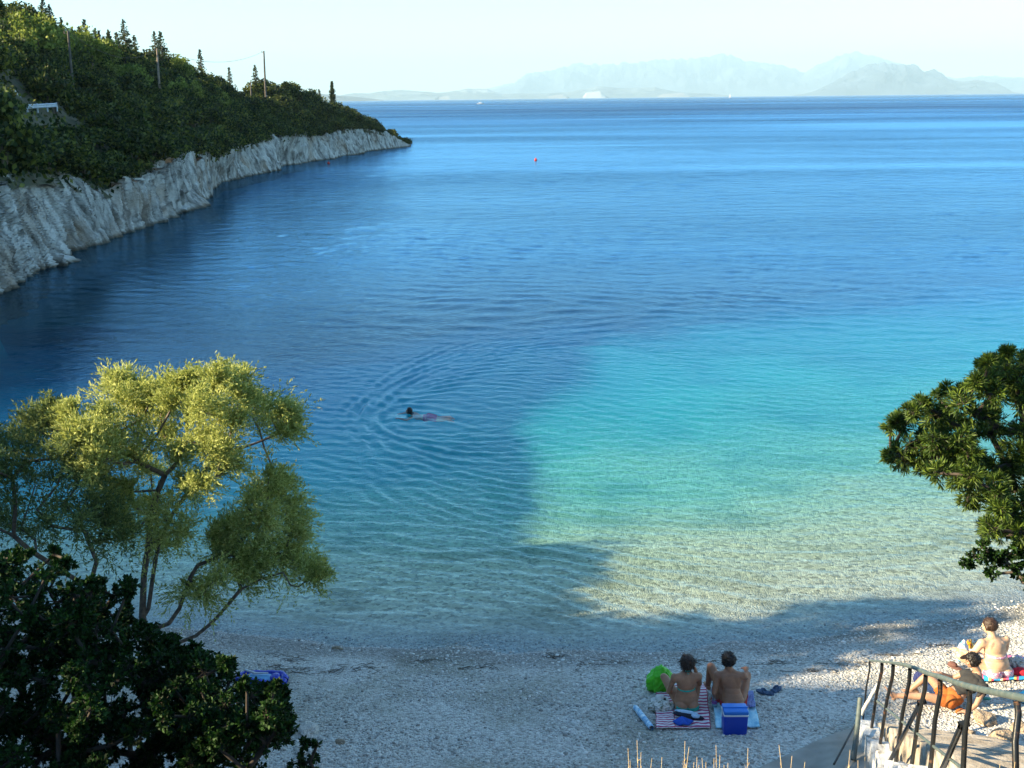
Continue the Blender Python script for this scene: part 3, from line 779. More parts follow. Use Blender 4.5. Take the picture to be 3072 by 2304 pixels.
def pole(u0, vt, u1, vb, y, rad, mat, label, insul=True):
    b = PY(u1, vb, y); tp = PY(u0, vt, y)
    t_ = empty('utility_pole', b)
    pts_ = [list(Vector((0, 0, -.8))), list((tp-b)*.5), list(tp-b)]
    v, f = tube_arrays([(pts_, [rad*1.15, rad, rad*.8])], 8); obj_np('shaft', v, f, mat, t_, True)
    if insul:
        v, f = tube_arrays([([list(tp-b+Vector((-.02, 0, -.25))), list(tp-b+Vector((-.34, 0, -.22)))], [.03, .03]), ([list(tp-b+Vector((-.33, 0, -.22))), list(tp-b+Vector((-.33, 0, .02)))], [.05, .04])], 6)
        obj_np('insulator', v, f, POLE_D, t_)
    tag(t_, label, 'utility pole', 'wooden utility poles on the headland'); return tp
t2 = pole(157, 48.5, 159, 84, 128, .13, POLE, 'sunlit brown pole below the twin conifer clump')
t1 = pole(68, 31, 73.5, 96, 96, .12, POLE_D, 'dark pole in the shade below the upper crest')
t3 = pole(263.8, 51, 265.5, 92, 172, .14, POLE_D, 'tall thin pole rising against the sky beside the bushy conifer')
pole(250.5, 82, 251, 92, 172, .12, POLE_D, 'very short post just left of the tall pole', False)
def wire(a, b, sag, label):
    n_ = 20; pts_ = [list(a.lerp(b, i/n_)-Vector((0, 0, sag*4*(i/n_)*(1-i/n_)))) for i in range(n_+1)]
    v, f = tube_arrays([(pts_, [.018]*(n_+1))], 4)
    o = obj_np('overhead_wire', v, f, POLE_D); tag(o, label, 'wire', 'wires strung between the poles')
wire(t1, t2, 1.6, 'slack wire strung from the dark pole to the sunlit pole')
wire(t2, t3, 1.6, 'slack wire strung from the sunlit pole to the tall thin pole')
# guard rail of the coast road
GY = 74.0
g0, g1 = PY(6, 117.0, GY), PY(57, 113.5, GY+6)
root = empty('guard_rail', g0)
RAILM = simple('galvanised_steel', (.40, .45, .50), .45, .08, 5, metal=.3)
dv = g1-g0
def wbeam(a, b, h=.31):
    d = (b-a).normalized(); n_ = Vector((d.y, -d.x, 0)).normalized()
    prof = [(0, 0), (.05, .04), (.05, .11), (0, .155), (.05, .20), (.05, .27), (0, .31)]
    V = [];
    for q_ in (a, b):
        for (o_, z_) in prof: V.append(list(q_+n_*o_+Vector((0, 0, z_))))
        for (o_, z_) in reversed(prof): V.append(list(q_+n_*(o_-.012)+Vector((0, 0, z_))))
    k_ = len(prof)*2
    F = [[i, (i+1) % k_, k_+(i+1) % k_, k_+i] for i in range(k_)]
    return np.array(V), np.array(F)
for i in range(5):
    v, f = wbeam(dv*(i/5+.004), dv*((i+1)/5-.004)); v[:, 2] += .45; obj_np('rail_beam', v, f, RAILM, root)
for i in range(6):
    b = dv*(i/5.0); v, f = tube_arrays([([list(b+Vector((0, .1, .15))), list(b+Vector((0, .1, .80)))], [.06, .06])], 6); obj_np('post', v, f, RAILM, root)
tag(root, 'pale steel guard rail of the coast road showing between dark trees', 'guard rail')
# ------------------------------------------------------------------ trees and shrubs close to the viewpoint
BARK_DARK = simple('dark_bark', (.045, .034, .025), .95, .2, 14, .01)
def in_poly(x, y, poly):
    c = False; n_ = len(poly); j = n_-1
    for i in range(n_):
        xi, yi = poly[i]; xj, yj = poly[j]
        if (yi > y) != (yj > y) and x < (xj-xi)*(y-yi)/(yj-yi)+xi: c = not c
        j = i
    return c
def skeleton(root_p, guides, targets, rr, bias=.45, rscale=.0075, rmin=.005, wob=.05):
    """grow a branching skeleton to every target; returns tube paths"""
    nodes = [np.array(root_p, float)]; par = [-1]; plen = [0.0]
    def add(p, i):
        nodes.append(np.array(p, float)); par.append(i); plen.append(plen[i]+np.linalg.norm(nodes[-1]-nodes[i])); return len(nodes)-1
    for chain in guides:
        i = int(np.argmin([np.linalg.norm(np.array(chain[0])-n_) for n_ in nodes]))
        for p in chain: i = add(p, i)
    T = sorted([np.array(t_[:3]) for t_ in targets], key=lambda t_: np.linalg.norm(t_-nodes[0]))
    ends = []
    for t_ in T:
        N = np.array(nodes); dd_ = np.linalg.norm(N-t_, axis=1)+bias*np.array(plen)*.35
        down = np.maximum(0, N[:, 2]-t_[2]-.05)*1.5
        i = int(np.argmin(dd_+down))
        a = nodes[i]; L = np.linalg.norm(t_-a); k_ = max(1, int(L/.30)); j = i
        side = rr.normal(size=3)*wob*L
        for q_ in range(1, k_+1):
            f = q_/k_; j = add(a*(1-f)+t_*f+side*math.sin(math.pi*f)+rr.normal(size=3)*.012-np.array([0, 0, .10*L*math.sin(math.pi*f)]), j)
        ends.append(j)
    cnt = np.zeros(len(nodes))
    for e in ends:
        i = e
        while i >= 0: cnt[i] += 1; i = par[i]
    rad = rmin+rscale*np.sqrt(cnt)
    paths = []
    for i in range(1, len(nodes)):
        p_ = par[i]
        if cnt[i] > 0: paths.append(([nodes[p_], nodes[i]], [min(rad[p_], rad[i]*1.25), rad[i]]))
    return paths
def tamarisk_leaves(clumps, centre, rr, nplume=12, nneed=58, lift=.55):
    Cs, Ds, Ls = [], [], []
    for (x, y, z, r) in clumps:
        c = np.array([x, y, z]); outd = c-np.array(centre); outd[2] *= .5; outd /= max(.3, np.linalg.norm(outd))
        for _ in range(int(nplume*(.6+.8*rr.random()))):
            st = c+rr.normal(size=3)*r*.42
            d = outd*.65+rr.normal(size=3)*.55+np.array([0, 0, lift]); d /= np.linalg.norm(d)
            L = rr.uniform(.8, 1.9)*r*1.55+.11
            s1 = np.cross(d, rr.normal(size=3)); s1 /= np.linalg.norm(s1); s2 = np.cross(d, s1)
            n_ = nneed; tt = rr.random(n_)
            ntw = 9; tw = rr.integers(0, ntw, n_); tang = tw*2.4; t0 = tw/ntw*.85
            along = t0*L+tt*L*.38
            rad_ = tt*L*.30*(1-t0*.55)
            off = s1*np.cos(tang)[:, None]*rad_[:, None]+s2*np.sin(tang)[:, None]*rad_[:, None]
            droop = np.array([0, 0, -1])*(along**2)[:, None]*.25/max(L, .1)
            Cs.append(st+d*along[:, None]+off+droop+rr.normal(size=(n_, 3))*.008)
            Ds.append(d*.9+off/np.maximum(.01, rad_)[:, None]*.7+rr.normal(size=(n_, 3))*.35); Ls.append(np.full(n_, .058))
    C = np.concatenate(Cs); D = np.concatenate(Ds); L = np.concatenate(Ls)*rr.uniform(.6, 1.3, len(C))
    return leaf_cards(C, D, L, .0145, rr)
def tuft_leaves(clumps, rr, ntwig, nleaf, ll, lw, spread=1.0, twigs=None, upb=.35):
    Cs, Ds = [], []
    tp = []
    for (x, y, z, r) in clumps:
        c = np.array([x, y, z])
        for _ in range(int(ntwig*(.6+.8*rr.random()))):
            d = rr.normal(size=3)+np.array([0, 0, upb]); d /= np.linalg.norm(d)
            e = c+d*r*rr.uniform(.55, 1.15); s_ = e-d*r*.55
            tp.append(([c+rr.normal(size=3)*.01, s_, e], [.004, .003, .002]))
            tt = rr.random(nleaf)**.6; pos_ = s_+(e-s_)*tt[:, None]
            ld = d*.8+rr.normal(size=(nleaf, 3))*.75*spread; ld /= np.linalg.norm(ld, axis=1, keepdims=True)
            Cs.append(pos_+ld*ll*.5); Ds.append(ld)
    C = np.concatenate(Cs); D = np.concatenate(Ds)
    # two-part leaf folded a little along its rib
    n_ = len(C); D /= np.linalg.norm(D, axis=1, keepdims=True)
    up = rr.normal(size=(n_, 3)); S = np.cross(D, up); S /= np.linalg.norm(S, axis=1, keepdims=True); Nn = np.cross(S, D)
    L = (ll*rr.uniform(.7, 1.25, n_))[:, None]; W = (lw*rr.uniform(.75, 1.2, n_))[:, None]
    v = np.stack([C-D*L/2, C+S*W/2+D*L*.08+Nn*W*.18, C+D*L/2, C-S*W/2+D*L*.08+Nn*W*.18], 1).reshape(-1, 3)
    i = np.arange(n_)*4
    f = np.concatenate([np.stack([i, i+1, i+2], 1), np.stack([i, i+2, i+3], 1)])
    return v, f, np.repeat(rr.random(n_), 4), tp
def plant(name, label, cat, root_p, clumps, leafmesh, paths, leafmat, barkmat, twig=None, group=None):
    t_ = empty(name, root_p); rp = np.array(root_p)
    v, f, a = leafmesh
    o = obj_np('foliage', v-rp, f, leafmat, t_, attrs={'rnd': a})
    v, f = tube_arrays(paths, 6); obj_np('trunk', v-rp, f, barkmat, t_, True)
    if twig:
        v, f = tube_arrays(twig, 3); obj_np('twigs', v-rp, f, barkmat, t_)
    tag(t_, label, cat, group); return t_
def gz(x, y): return float(ground_z(np.array([float(x)]), np.array([float(y)]))[0])

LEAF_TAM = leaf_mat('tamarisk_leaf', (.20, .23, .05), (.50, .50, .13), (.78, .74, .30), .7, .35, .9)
LEAF_TAM_SHADE = leaf_mat('tamarisk_leaf_shade', (.05, .085, .028), (.11, .155, .05), (.24, .28, .08), .7, .35, .9)  # darker copy of the tamarisk leaf, with its shade put into the colour
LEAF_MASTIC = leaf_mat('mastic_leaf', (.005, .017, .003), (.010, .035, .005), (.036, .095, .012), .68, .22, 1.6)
LEAF_RIGHT = leaf_mat('oleaster_leaf', (.017, .036, .007), (.042, .082, .013), (.15, .21, .03), .5, .3, 1.3)

def c7(x, y): return x*.1507, 350+y*.1507
main = [(810,240,70),(890,300,70),(1010,300,60),(830,350,80),(740,410,60),(940,420,80),(1060,420,80),(1120,350,50),(1180,220,60),(1250,250,70),(1380,270,80),(1490,200,70),(1330,350,80),(1440,400,70),(1240,420,70),(1600,300,45),(1650,370,70),(1790,400,90),(1720,480,80),(1850,520,60),(1530,450,50),
(490,400,50),(560,470,60),(540,560,60),(660,560,80),(760,520,80),(700,680,100),(820,640,90),(620,740,70),(720,800,70),(900,700,90),(980,600,80),(1100,560,60),(1250,560,80),(1350,600,70),(1450,650,90),(1380,730,80),(1480,760,60),(1180,700,70),(1000,780,70),(860,900,60),(1230,880,60),(1330,860,50),(900,1010,70),(830,1060,60),(1020,1000,60),(1080,1080,80),(1130,1180,80),(900,1160,60),(1230,1140,60),(1060,1240,50),(790,200,40),(1230,190,30),(1510,150,40),(1440,170,40),(1590,290,30),(1860,390,40),(1110,230,30)]
lobe = [(1780,820,60),(1850,860,50),(1700,920,70),(1780,960,70),(1900,960,50),(1640,1010,60),(1720,1090,60),(1900,1080,60),(1560,1120,60),(1470,1150,60),(1400,1180,50),(1930,1180,50),(1700,1230,70),(1800,1300,80),(1900,1330,60),(1620,1350,60),(1450,1280,60),(1550,1380,60),(1980,1400,60),(2060,1460,50),(1700,1420,60),(1440,1450,50),(1250,1520,60),(1330,1590,60),(1580,1480,50)]
leftd = [(320,360,35),(310,450,50),(210,480,60),(380,480,60),(150,570,60),(280,570,80),(420,560,60),(60,650,80),(180,700,90),(330,680,90),(450,700,80),(80,820,90),(230,850,90),(380,850,90),(520,850,90),(100,980,90),(250,1020,80),(420,1000,90),(560,1000,80),(650,1000,60),(60,1120,80),(350,1130,70),(520,1130,70),(700,1120,60),(640,1240,60),(780,1200,60),(-60,760,80),(-120,900,90),(-150,700,80),(-100,1050,80),(-40,600,50),(150,1150,70),(230,1230,60),(-220,820,90)]
rt = np.random.default_rng(77)
def to3(lst, d0, dv_, sc=1.0):
    o_ = []
    for (x, y, r) in lst:
        u, v = c7(x, y+38); dep_ = d0+dv_*(rt.random()-.5)*2+.5*math.sin(x*.008)
        p = PD(u, v, dep_); o_.append((p.x, p.y, p.z, r*.1507/FPX*dep_*sc*1.08))
    return o_
CM = to3(main, 14.6, .75); CL = to3(lobe, 14.9, .6); CD_ = to3(leftd, 13.9, .8)
base = PD(150, 690, 15.2); base.z = gz(base.x, base.y)-.05
def g7(x, y, d): return PD(*c7(x, y), d)
def g8(x, y, d): return PD(x*.1507, 533.3+y*.1507, d)
guides = [[g8(960, 640, 15.1), g8(945, 560, 15), g7(955, 1500, 14.9), g7(985, 1300, 14.8), g7(1000, 1100, 14.7), g7(1050, 930, 14.6), g7(1095, 830, 14.6)],
          [g8(985, 500, 15), g8(1020, 250, 14.9), g7(1050, 1300, 15), g7(1150, 1080, 14.9), g7(1250, 940, 14.8), g7(1310, 860, 14.7)],
          [g8(1000, 640, 15.1), g8(1120, 600, 14.9), g8(1190, 500, 14.9), g8(1260, 300, 14.9), g7(1310, 1430, 14.9), g7(1500, 1350, 14.9), g7(1650, 1220, 14.9)],
          [g8(1010, 740, 15.1), g8(1150, 740, 15.0), g8(1300, 680, 15.0), g8(1410, 590, 15), g8(1490, 500, 14.9), g8(1600, 370, 14.9), g8(1740, 300, 14.9), g8(1880, 260, 14.8)]]
guides = [[list(p) for p in ch] for ch in guides]
paths = skeleton(list(base), guides, CM+CL, rt, rscale=.0062)
lv = tamarisk_leaves(CM+CL, list(g7(1050, 900, 14.8)), rt, 28, 84)
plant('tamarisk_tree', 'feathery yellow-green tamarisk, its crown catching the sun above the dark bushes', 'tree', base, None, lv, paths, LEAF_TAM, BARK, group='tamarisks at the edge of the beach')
base2 = PD(62, 665, 14.2); base2.z = gz(base2.x, base2.y)-.05
guides = [[list(g7(600, 1560, 14.2)), list(g7(640, 1400, 14.1)), list(g7(560, 1200, 14)), list(g7(420, 1000, 13.9))], [list(g7(560, 1560, 14.2)), list(g7(200, 1330, 14.0)), list(g7(90, 1230, 13.9)), list(g7(0, 1190, 13.9))]]
paths = skeleton(list(base2), guides, CD_, rt, rscale=.0062)
lv = tamarisk_leaves(CD_, list(g7(300, 1100, 14)), rt, 21, 72)
plant('tamarisk_tree', 'shaded olive-green tamarisk at the left edge, behind the sunlit one', 'tree', base2, None, lv, paths, LEAF_TAM_SHADE, BARK, group='tamarisks at the edge of the beach')

# dark broad-leaved bushes, lower left
poly8 = [(-500, 300), (-200, 180), (0, 150), (120, 110), (230, 130), (240, 250), (290, 150), (370, 110), (470, 170), (490, 300), (560, 320), (700, 320), (830, 310), (920, 340), (880, 430), (840, 520), (900, 560), (1040, 600), (1080, 700), (1150, 720), (1160, 780), (1270, 800), (1310, 750), (1400, 800), (1520, 810), (1540, 900), (1530, 990), (1600, 940), (1680, 980), (1720, 1040), (1830, 1020), (1880, 1030), (1890, 1110), (1900, 1180), (1980, 1200), (1970, 1290), (1930, 1400), (1860, 1480), (1700, 1560), (1500, 2000), (-500, 2000)]
def fill(poly, n, rr, x0, x1, y0, y1, fn, dfun, rpx, keepf=None):
    out_ = []
    tries = 0
    while len(out_) < n and tries < n*60:
        tries += 1
        x, y = rr.uniform(x0, x1), rr.uniform(y0, y1)
        if not in_poly(x, y, poly): continue
        if keepf and rr.random() > keepf(x, y): continue
        u, v = fn(x, y); r = rpx*rr.uniform(.7, 1.25); dep_ = dfun(x, y)
        ok_ = all(in_poly(x+dx*r*.8, y+dy*r*.8, poly) for dx, dy in ((1, 0), (-1, 0), (0, -1)))
        if not ok_: r *= .55
        p = PD(u, v, dep_); out_.append((p.x, p.y, p.z, r*.1507/FPX*dep_ if fn is f8 else r*.1607/FPX*dep_))
    return out_
def f8(x, y): return x*.1507, 533.3+y*.1507
rb = np.random.default_rng(5)
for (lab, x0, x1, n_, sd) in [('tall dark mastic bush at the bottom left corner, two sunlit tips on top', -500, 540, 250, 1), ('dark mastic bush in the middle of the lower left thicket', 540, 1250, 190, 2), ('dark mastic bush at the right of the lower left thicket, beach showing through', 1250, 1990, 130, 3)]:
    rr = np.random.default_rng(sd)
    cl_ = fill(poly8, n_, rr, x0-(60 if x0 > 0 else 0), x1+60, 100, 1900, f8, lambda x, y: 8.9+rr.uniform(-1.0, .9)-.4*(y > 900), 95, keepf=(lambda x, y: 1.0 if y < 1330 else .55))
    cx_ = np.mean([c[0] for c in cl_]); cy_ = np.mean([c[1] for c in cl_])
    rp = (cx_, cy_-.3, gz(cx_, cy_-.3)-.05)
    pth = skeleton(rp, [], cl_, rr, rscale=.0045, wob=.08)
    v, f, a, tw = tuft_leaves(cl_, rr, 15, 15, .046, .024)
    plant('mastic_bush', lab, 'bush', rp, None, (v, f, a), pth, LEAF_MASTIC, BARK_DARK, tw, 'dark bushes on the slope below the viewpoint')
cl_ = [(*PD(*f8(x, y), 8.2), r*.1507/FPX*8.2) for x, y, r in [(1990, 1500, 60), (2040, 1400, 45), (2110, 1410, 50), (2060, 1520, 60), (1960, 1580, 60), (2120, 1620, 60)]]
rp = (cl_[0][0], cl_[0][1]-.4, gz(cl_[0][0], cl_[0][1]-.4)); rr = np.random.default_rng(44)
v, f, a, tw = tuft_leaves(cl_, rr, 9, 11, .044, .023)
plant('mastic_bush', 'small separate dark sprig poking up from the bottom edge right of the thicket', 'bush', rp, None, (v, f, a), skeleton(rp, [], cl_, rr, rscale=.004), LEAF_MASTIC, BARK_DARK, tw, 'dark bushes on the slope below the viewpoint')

# tree leaning in from the right
def fr_(x, y): return (2600+x/2.0739)/3, (1000+y/2.0739)/3
polyr = [(1600, -60), (1200, 20), (979, 130), (900, 110), (850, 130), (820, 180), (740, 180), (700, 230), (650, 190), (620, 240), (660, 290), (600, 340), (540, 310), (480, 310), (450, 380), (440, 420), (360, 420), (280, 420), (260, 480), (200, 510), (140, 580), (140, 640), (170, 690), (100, 740), (150, 800), (200, 850), (280, 870), (350, 880), (400, 900), (400, 960), (370, 1020), (430, 1040), (520, 1030), (600, 1080), (690, 1100), (700, 1180), (760, 1250), (979, 1290), (1600, 1350)]
rr = np.random.default_rng(66)
def kf(x, y):
    if (x-770)**2+(y-700)**2 < 55**2: return 0
    if 850 < y and x < 640: return .55
    if 1000 < y < 1100 and 600 < x < 760: return .3
    return 1
cl_ = fill(polyr, 280, rr, 90, 1600, -60, 1350, fr_, lambda x, y: 9.3+rr.uniform(-.8, .8)-(.5 if y > 850 else 0), 70, kf)
rp = (6.6, 8.6, gz(6.6, 8.6)-.05)
gd = [[[6.5, 8.7, 3.2], [6.2, 8.8, 4.4], [5.5, 8.9, 5.2]], [[6.6, 8.7, 3.4], [6.5, 8.9, 5.2], [6.0, 9.0, 6.2]]]
pth = skeleton(rp, gd, cl_, rr, rscale=.0055, wob=.07)
v, f, a, tw = tuft_leaves(cl_, rr, 17, 20, .072, .0105, spread=.75, upb=.25)
plant('narrow_leaved_tree', 'narrow-leaved evergreen tree leaning in at the right edge over the shallows', 'tree', rp, None, (v, f, a), pth, LEAF_RIGHT, BARK_DARK, tw)
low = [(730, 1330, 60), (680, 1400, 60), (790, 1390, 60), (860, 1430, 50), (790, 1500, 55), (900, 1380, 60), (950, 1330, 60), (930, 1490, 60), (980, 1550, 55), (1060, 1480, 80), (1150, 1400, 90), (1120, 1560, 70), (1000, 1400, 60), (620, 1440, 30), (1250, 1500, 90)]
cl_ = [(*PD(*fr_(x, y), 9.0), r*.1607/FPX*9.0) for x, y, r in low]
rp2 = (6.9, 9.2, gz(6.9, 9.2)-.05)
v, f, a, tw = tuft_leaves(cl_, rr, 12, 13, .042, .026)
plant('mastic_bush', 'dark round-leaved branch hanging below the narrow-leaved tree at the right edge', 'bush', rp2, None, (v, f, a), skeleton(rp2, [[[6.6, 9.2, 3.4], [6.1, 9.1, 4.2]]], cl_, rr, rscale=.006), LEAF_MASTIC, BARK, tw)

# unseen trees added behind and beside the viewpoint (to throw shade on the right-hand tree and the beach)
rr = np.random.default_rng(91)
shade = [(-6.9, 6.4, 2.2, 3.2, 8.6), (-9.8, 6.9, 2.2, 4.4, 1.0), (-13.4, 11.4, 2.2, 2.6, .2), (-12, -5.5, 3.0, 4.6, .4), (-16, -8, 3, 5, .4)]
for i, (x, y, rad, h, lift) in enumerate(shade):
    v, f, a = blob_crown(rr, rad, h, 44, 130, .20)
    t_ = empty('evergreen_tree', (x, y, gz(x, y)-.2)); obj_np('crown', v+np.array([0, 0, lift]), f, LEAF_SCRUB, t_, attrs={'rnd': a})
    obj_np('trunk', *tube_arrays([([[0, 0, -.5], [.1, 0, lift+h*.2], [0, .1, lift+h*.6]], [.22, .17, .08])], 7), BARK, t_)
    tag(t_, 'unseen evergreen tree added near the viewpoint for its shade', 'tree', 'unseen trees added near the viewpoint for their shade')

# unseen bushes added along the off-frame ridge on the left, whose ragged tops break up the edge of its shade
rr = np.random.default_rng(17)
for i in range(62):
    q_ = 13.5+i*.40+rr.normal()*.4; p_ = -11.5+rr.normal()*2.2
    x = SH.x*p_-SH.y*q_; y = SH.y*p_+SH.x*q_
    if x > -.56*y-2.6: continue
    t_ = empty('evergreen_bush', (x, y, gz(x, y)-.4), rr.random()*6); s_ = rr.uniform(.32, .55 if q_ < 22 else .9); t_.scale = (s_, s_, s_)
    tag(t_, 'unseen bush added on the left ridge to fray its shadow edge', 'bush', 'unseen bushes added along the left ridge for its shadow edge')
    for nm, me in (('crown', scrub_crowns[i % 8]), ('trunk', scrub_trunks[i % 8])): link(bpy.data.objects.new(nm, me), t_)
# ------------------------------------------------------------------ stairs, low wall and railing at the lower right
def c2(x, y): return (2500+x/3.292)/3, (1800+y/3.292)/3
RA = PD(*c2(360, 605), 13.9); RB = PD(*c2(1810, 1000), 6.1)
hd = Vector((RB.x-RA.x, RB.y-RA.y, 0)); HL_ = hd.length; hd.normalize(); hp = Vector((hd.y, -hd.x, 0))
if hp.x < 0: hp = -hp
print('RAIL', RA, RB)
def on_rail(u, v_hint):
    """point of the vertical plane through the hand rail seen at (u, v)"""
    d = ray(u, v_hint); n_ = Vector((hd.y, -hd.x, 0)); t_ = n_.dot(RA-CAM)/n_.dot(d); return CAM+d*t_
PAINT = Mat('worn_dark_paint')
tc = PAINT.n('ShaderNodeNewGeometry').outputs['Position']
nz = PAINT.noise(tc, 18, 5, .6); n2 = PAINT.noise(tc, 5, 3, .5)
fx_ = PAINT.ramp(nz.outputs['Fac'], [(.58, 0), (.66, 1)])
cc = PAINT.mix(PAINT.math('MULTIPLY', fx_, .6), (.012, .014, .016), (.16, .075, .035))
PAINT.bsdf(cc, .28, PAINT.bump(nz.outputs['Fac'], .25, .004)); PAINT = PAINT.m
GREYP = Mat('worn_grey_green_paint')
tc = GREYP.n('ShaderNodeNewGeometry').outputs['Position']
nz = GREYP.noise(tc, 14, 5, .6)
cc = GREYP.ramp(nz.outputs['Fac'], [(.35, (.065, .085, .08)), (.58, (.10, .125, .115)), (.72, (.16, .135, .10))])
GREYP.bsdf(cc, .45, GREYP.bump(nz.outputs['Fac'], .25, .004)); GREYP = GREYP.m
WHITEP = simple('weathered_white_paint', (.50, .50, .47), .6, .25, 16, .006)
CONC = Mat('pale_concrete')
tc = CONC.n('ShaderNodeNewGeometry').outputs['Position']
nz = CONC.noise(tc, 5, 6, .65); n2 = CONC.noise(tc, 1.2, 3, .5); n3 = CONC.noise(tc, 40, 3, .6)
cc = CONC.ramp(nz.outputs['Fac'], [(.3, (.20, .165, .125)), (.5, (.36, .31, .25)), (.7, (.46, .41, .34))])
cc = CONC.mix(CONC.ramp(n2.outputs['Fac'], [(.5, 0), (.7, .5)]), cc, (.23, .17, .11))
CONC.bsdf(cc, .9, CONC.bump(CONC.math('ADD', nz.outputs['Fac'], CONC.math('MULTIPLY', n3.outputs['Fac'], .3)), .5, .03)); CONC = CONC.m
WASH = Mat('flaking_whitewash')
tc = WASH.n('ShaderNodeNewGeometry').outputs['Position']
nz = WASH.noise(tc, 7, 6, .7); n2 = WASH.noise(tc, 25, 4, .6)
cc = WASH.ramp(nz.outputs['Fac'], [(.36, (.20, .19, .17)), (.46, (.55, .54, .51)), (.6, (.72, .71, .68))])
WASH.bsdf(cc, .9, WASH.bump(WASH.math('ADD', nz.outputs['Fac'], WASH.math('MULTIPLY', n2.outputs['Fac'], .4)), .7, .03)); WASH = WASH.m

rail = empty('stair_railing', (RA.x, RA.y, gz(RA.x, RA.y)))
ro = Vector(rail.location)
def part_tube(name, pts_, rads, mat, seg=10):
    v, f = tube_arrays([([list(Vector(p)-ro) for p in pts_], rads)], seg); return obj_np(name, v, f, mat, rail, True)
tops = [(360, 605), (480, 632), (592, 645), (757, 682), (912, 748), (1055, 792), (1340, 892), (1810, 1000)]
bots = [(285, 1245), (372, 1290), (450, 1490), (600, 1700), (752, 1760), (945, 1780), (1265, 1900), (1800, 2000)]
kinks = [(375, 660), None, None, None, None, None, None, None]
TP = [on_rail(*c2(*t_)) for t_ in tops]
BP = [on_rail(*c2(*t_)) for t_ in bots]
hr = [TP[0]+Vector((0, 0, .012))] + [t_+Vector((0, 0, .03)) for t_ in TP[1:]]
ext = hr[-1]+(hr[-1]-hr[-2])*.55; ext2 = hr[-1]+(hr[-1]-hr[-2])*1.6
curve_ = []
allp = hr+[ext, ext2]
for i in range(len(allp)-1):
    for q_ in range(6):
        t_ = q_/6.; p0 = allp[max(i-1, 0)]; p1 = allp[i]; p2 = allp[i+1]; p3 = allp[min(i+2, len(allp)-1)]
        curve_.append(.5*((2*p1)+(p2-p0)*t_+(2*p0-5*p1+4*p2-p3)*t_*t_+(3*p1-p0-3*p2+p3)*t_**3))
part_tube('hand_rail', curve_, [.014 if i < 10 else .017+.006*min(1, (i-10)/26) for i in range(len(curve_))], GREYP, 12)
for i, (t_, b_) in enumerate(zip(TP, BP)):
    g_ = b_.copy(); g_.z = min(b_.z, b_.z)
    # posts lean and bend slightly, as they do on the beach stairs
    pts_ = [t_, t_.lerp(b_, .12)+Vector((.012, 0, 0)), t_.lerp(b_, .4)+Vector((-.006, 0, 0)), t_.lerp(b_, .75), b_-Vector((0, 0, .06))]
    rd = .0195 if i else .012
    part_tube('post', pts_, [rd*1.05, rd, rd, rd, rd*1.05], PAINT)
    v, f = tube_arrays([([list(b_-ro+Vector((0, 0, -.01))), list(b_-ro+Vector((0, 0, .012)))], [.05, .05])], 10)
for (a, b, rd, mt, nm) in [((430, 992), (1330, 1700), .014, GREYP, 'mid_rail'), ((860, 1018), (480, 1740), .021, PAINT, 'brace'), ((1272, 1232), (1040, 1760), .023, PAINT, 'brace')]:
    A_, B_ = on_rail(*c2(*a)), on_rail(*c2(*b))
    off = Vector((-.02, -.025, 0)) if nm == 'brace' else Vector((0, -.015, 0))
    part_tube(nm, [A_+off, A_.lerp(B_, .5)+off+Vector((0, 0, -.01)), B_+off], [rd]*3, mt)
# short collar where a brace meets its post
for (x, y) in [(862, 1022), (1276, 1240)]:
    p = on_rail(*c2(x, y)); part_tube('brace_collar', [p+Vector((-.03, -.01, .012)), p+Vector((.04, -.01, .03))], [.028, .028], PAINT)
tag(rail, 'long bent stair railing with dark posts and grey-green hand rail', 'railing')
# loose old poles beside the foot of the stairs
def lone(name, a, b, da, db, ra, rb_, mat, label, group='old poles at the foot of the railing'):
    A_, B_ = PD(*c2(*a), da), PD(*c2(*b), db)
    t_ = empty(name, B_); v, f = tube_arrays([([list(A_-B_), list((A_-B_)*.5+Vector((.004, 0, 0))), [0, 0, -.03]], [ra, (ra+rb_)/2, rb_])], 9)
    obj_np('shaft', v, f, mat, t_, True)
    v, f = tube_arrays([([list(A_-B_), list((A_-B_)*1.006)], [ra*1.08, ra*1.02])], 9); obj_np('tip', v, f, PAINT, t_)
    tag(t_, label, 'pole', group)
lone('old_pole', (266, 972), (200, 1560), 13.0, 12.6, .030, .034, GREYP, 'thick grey pole standing alone left of the railing')
lone('white_pole', (442, 832), (275, 1110), 13.4, 13.3, .024, .026, WHITEP, 'slanting white pole leaning against the first railing posts')
lone('thin_bar', (214, 1235), (8, 1600), 13.1, 12.4, .014, .014, PAINT, 'thin dark bar slanting down to the left from the thick grey pole')

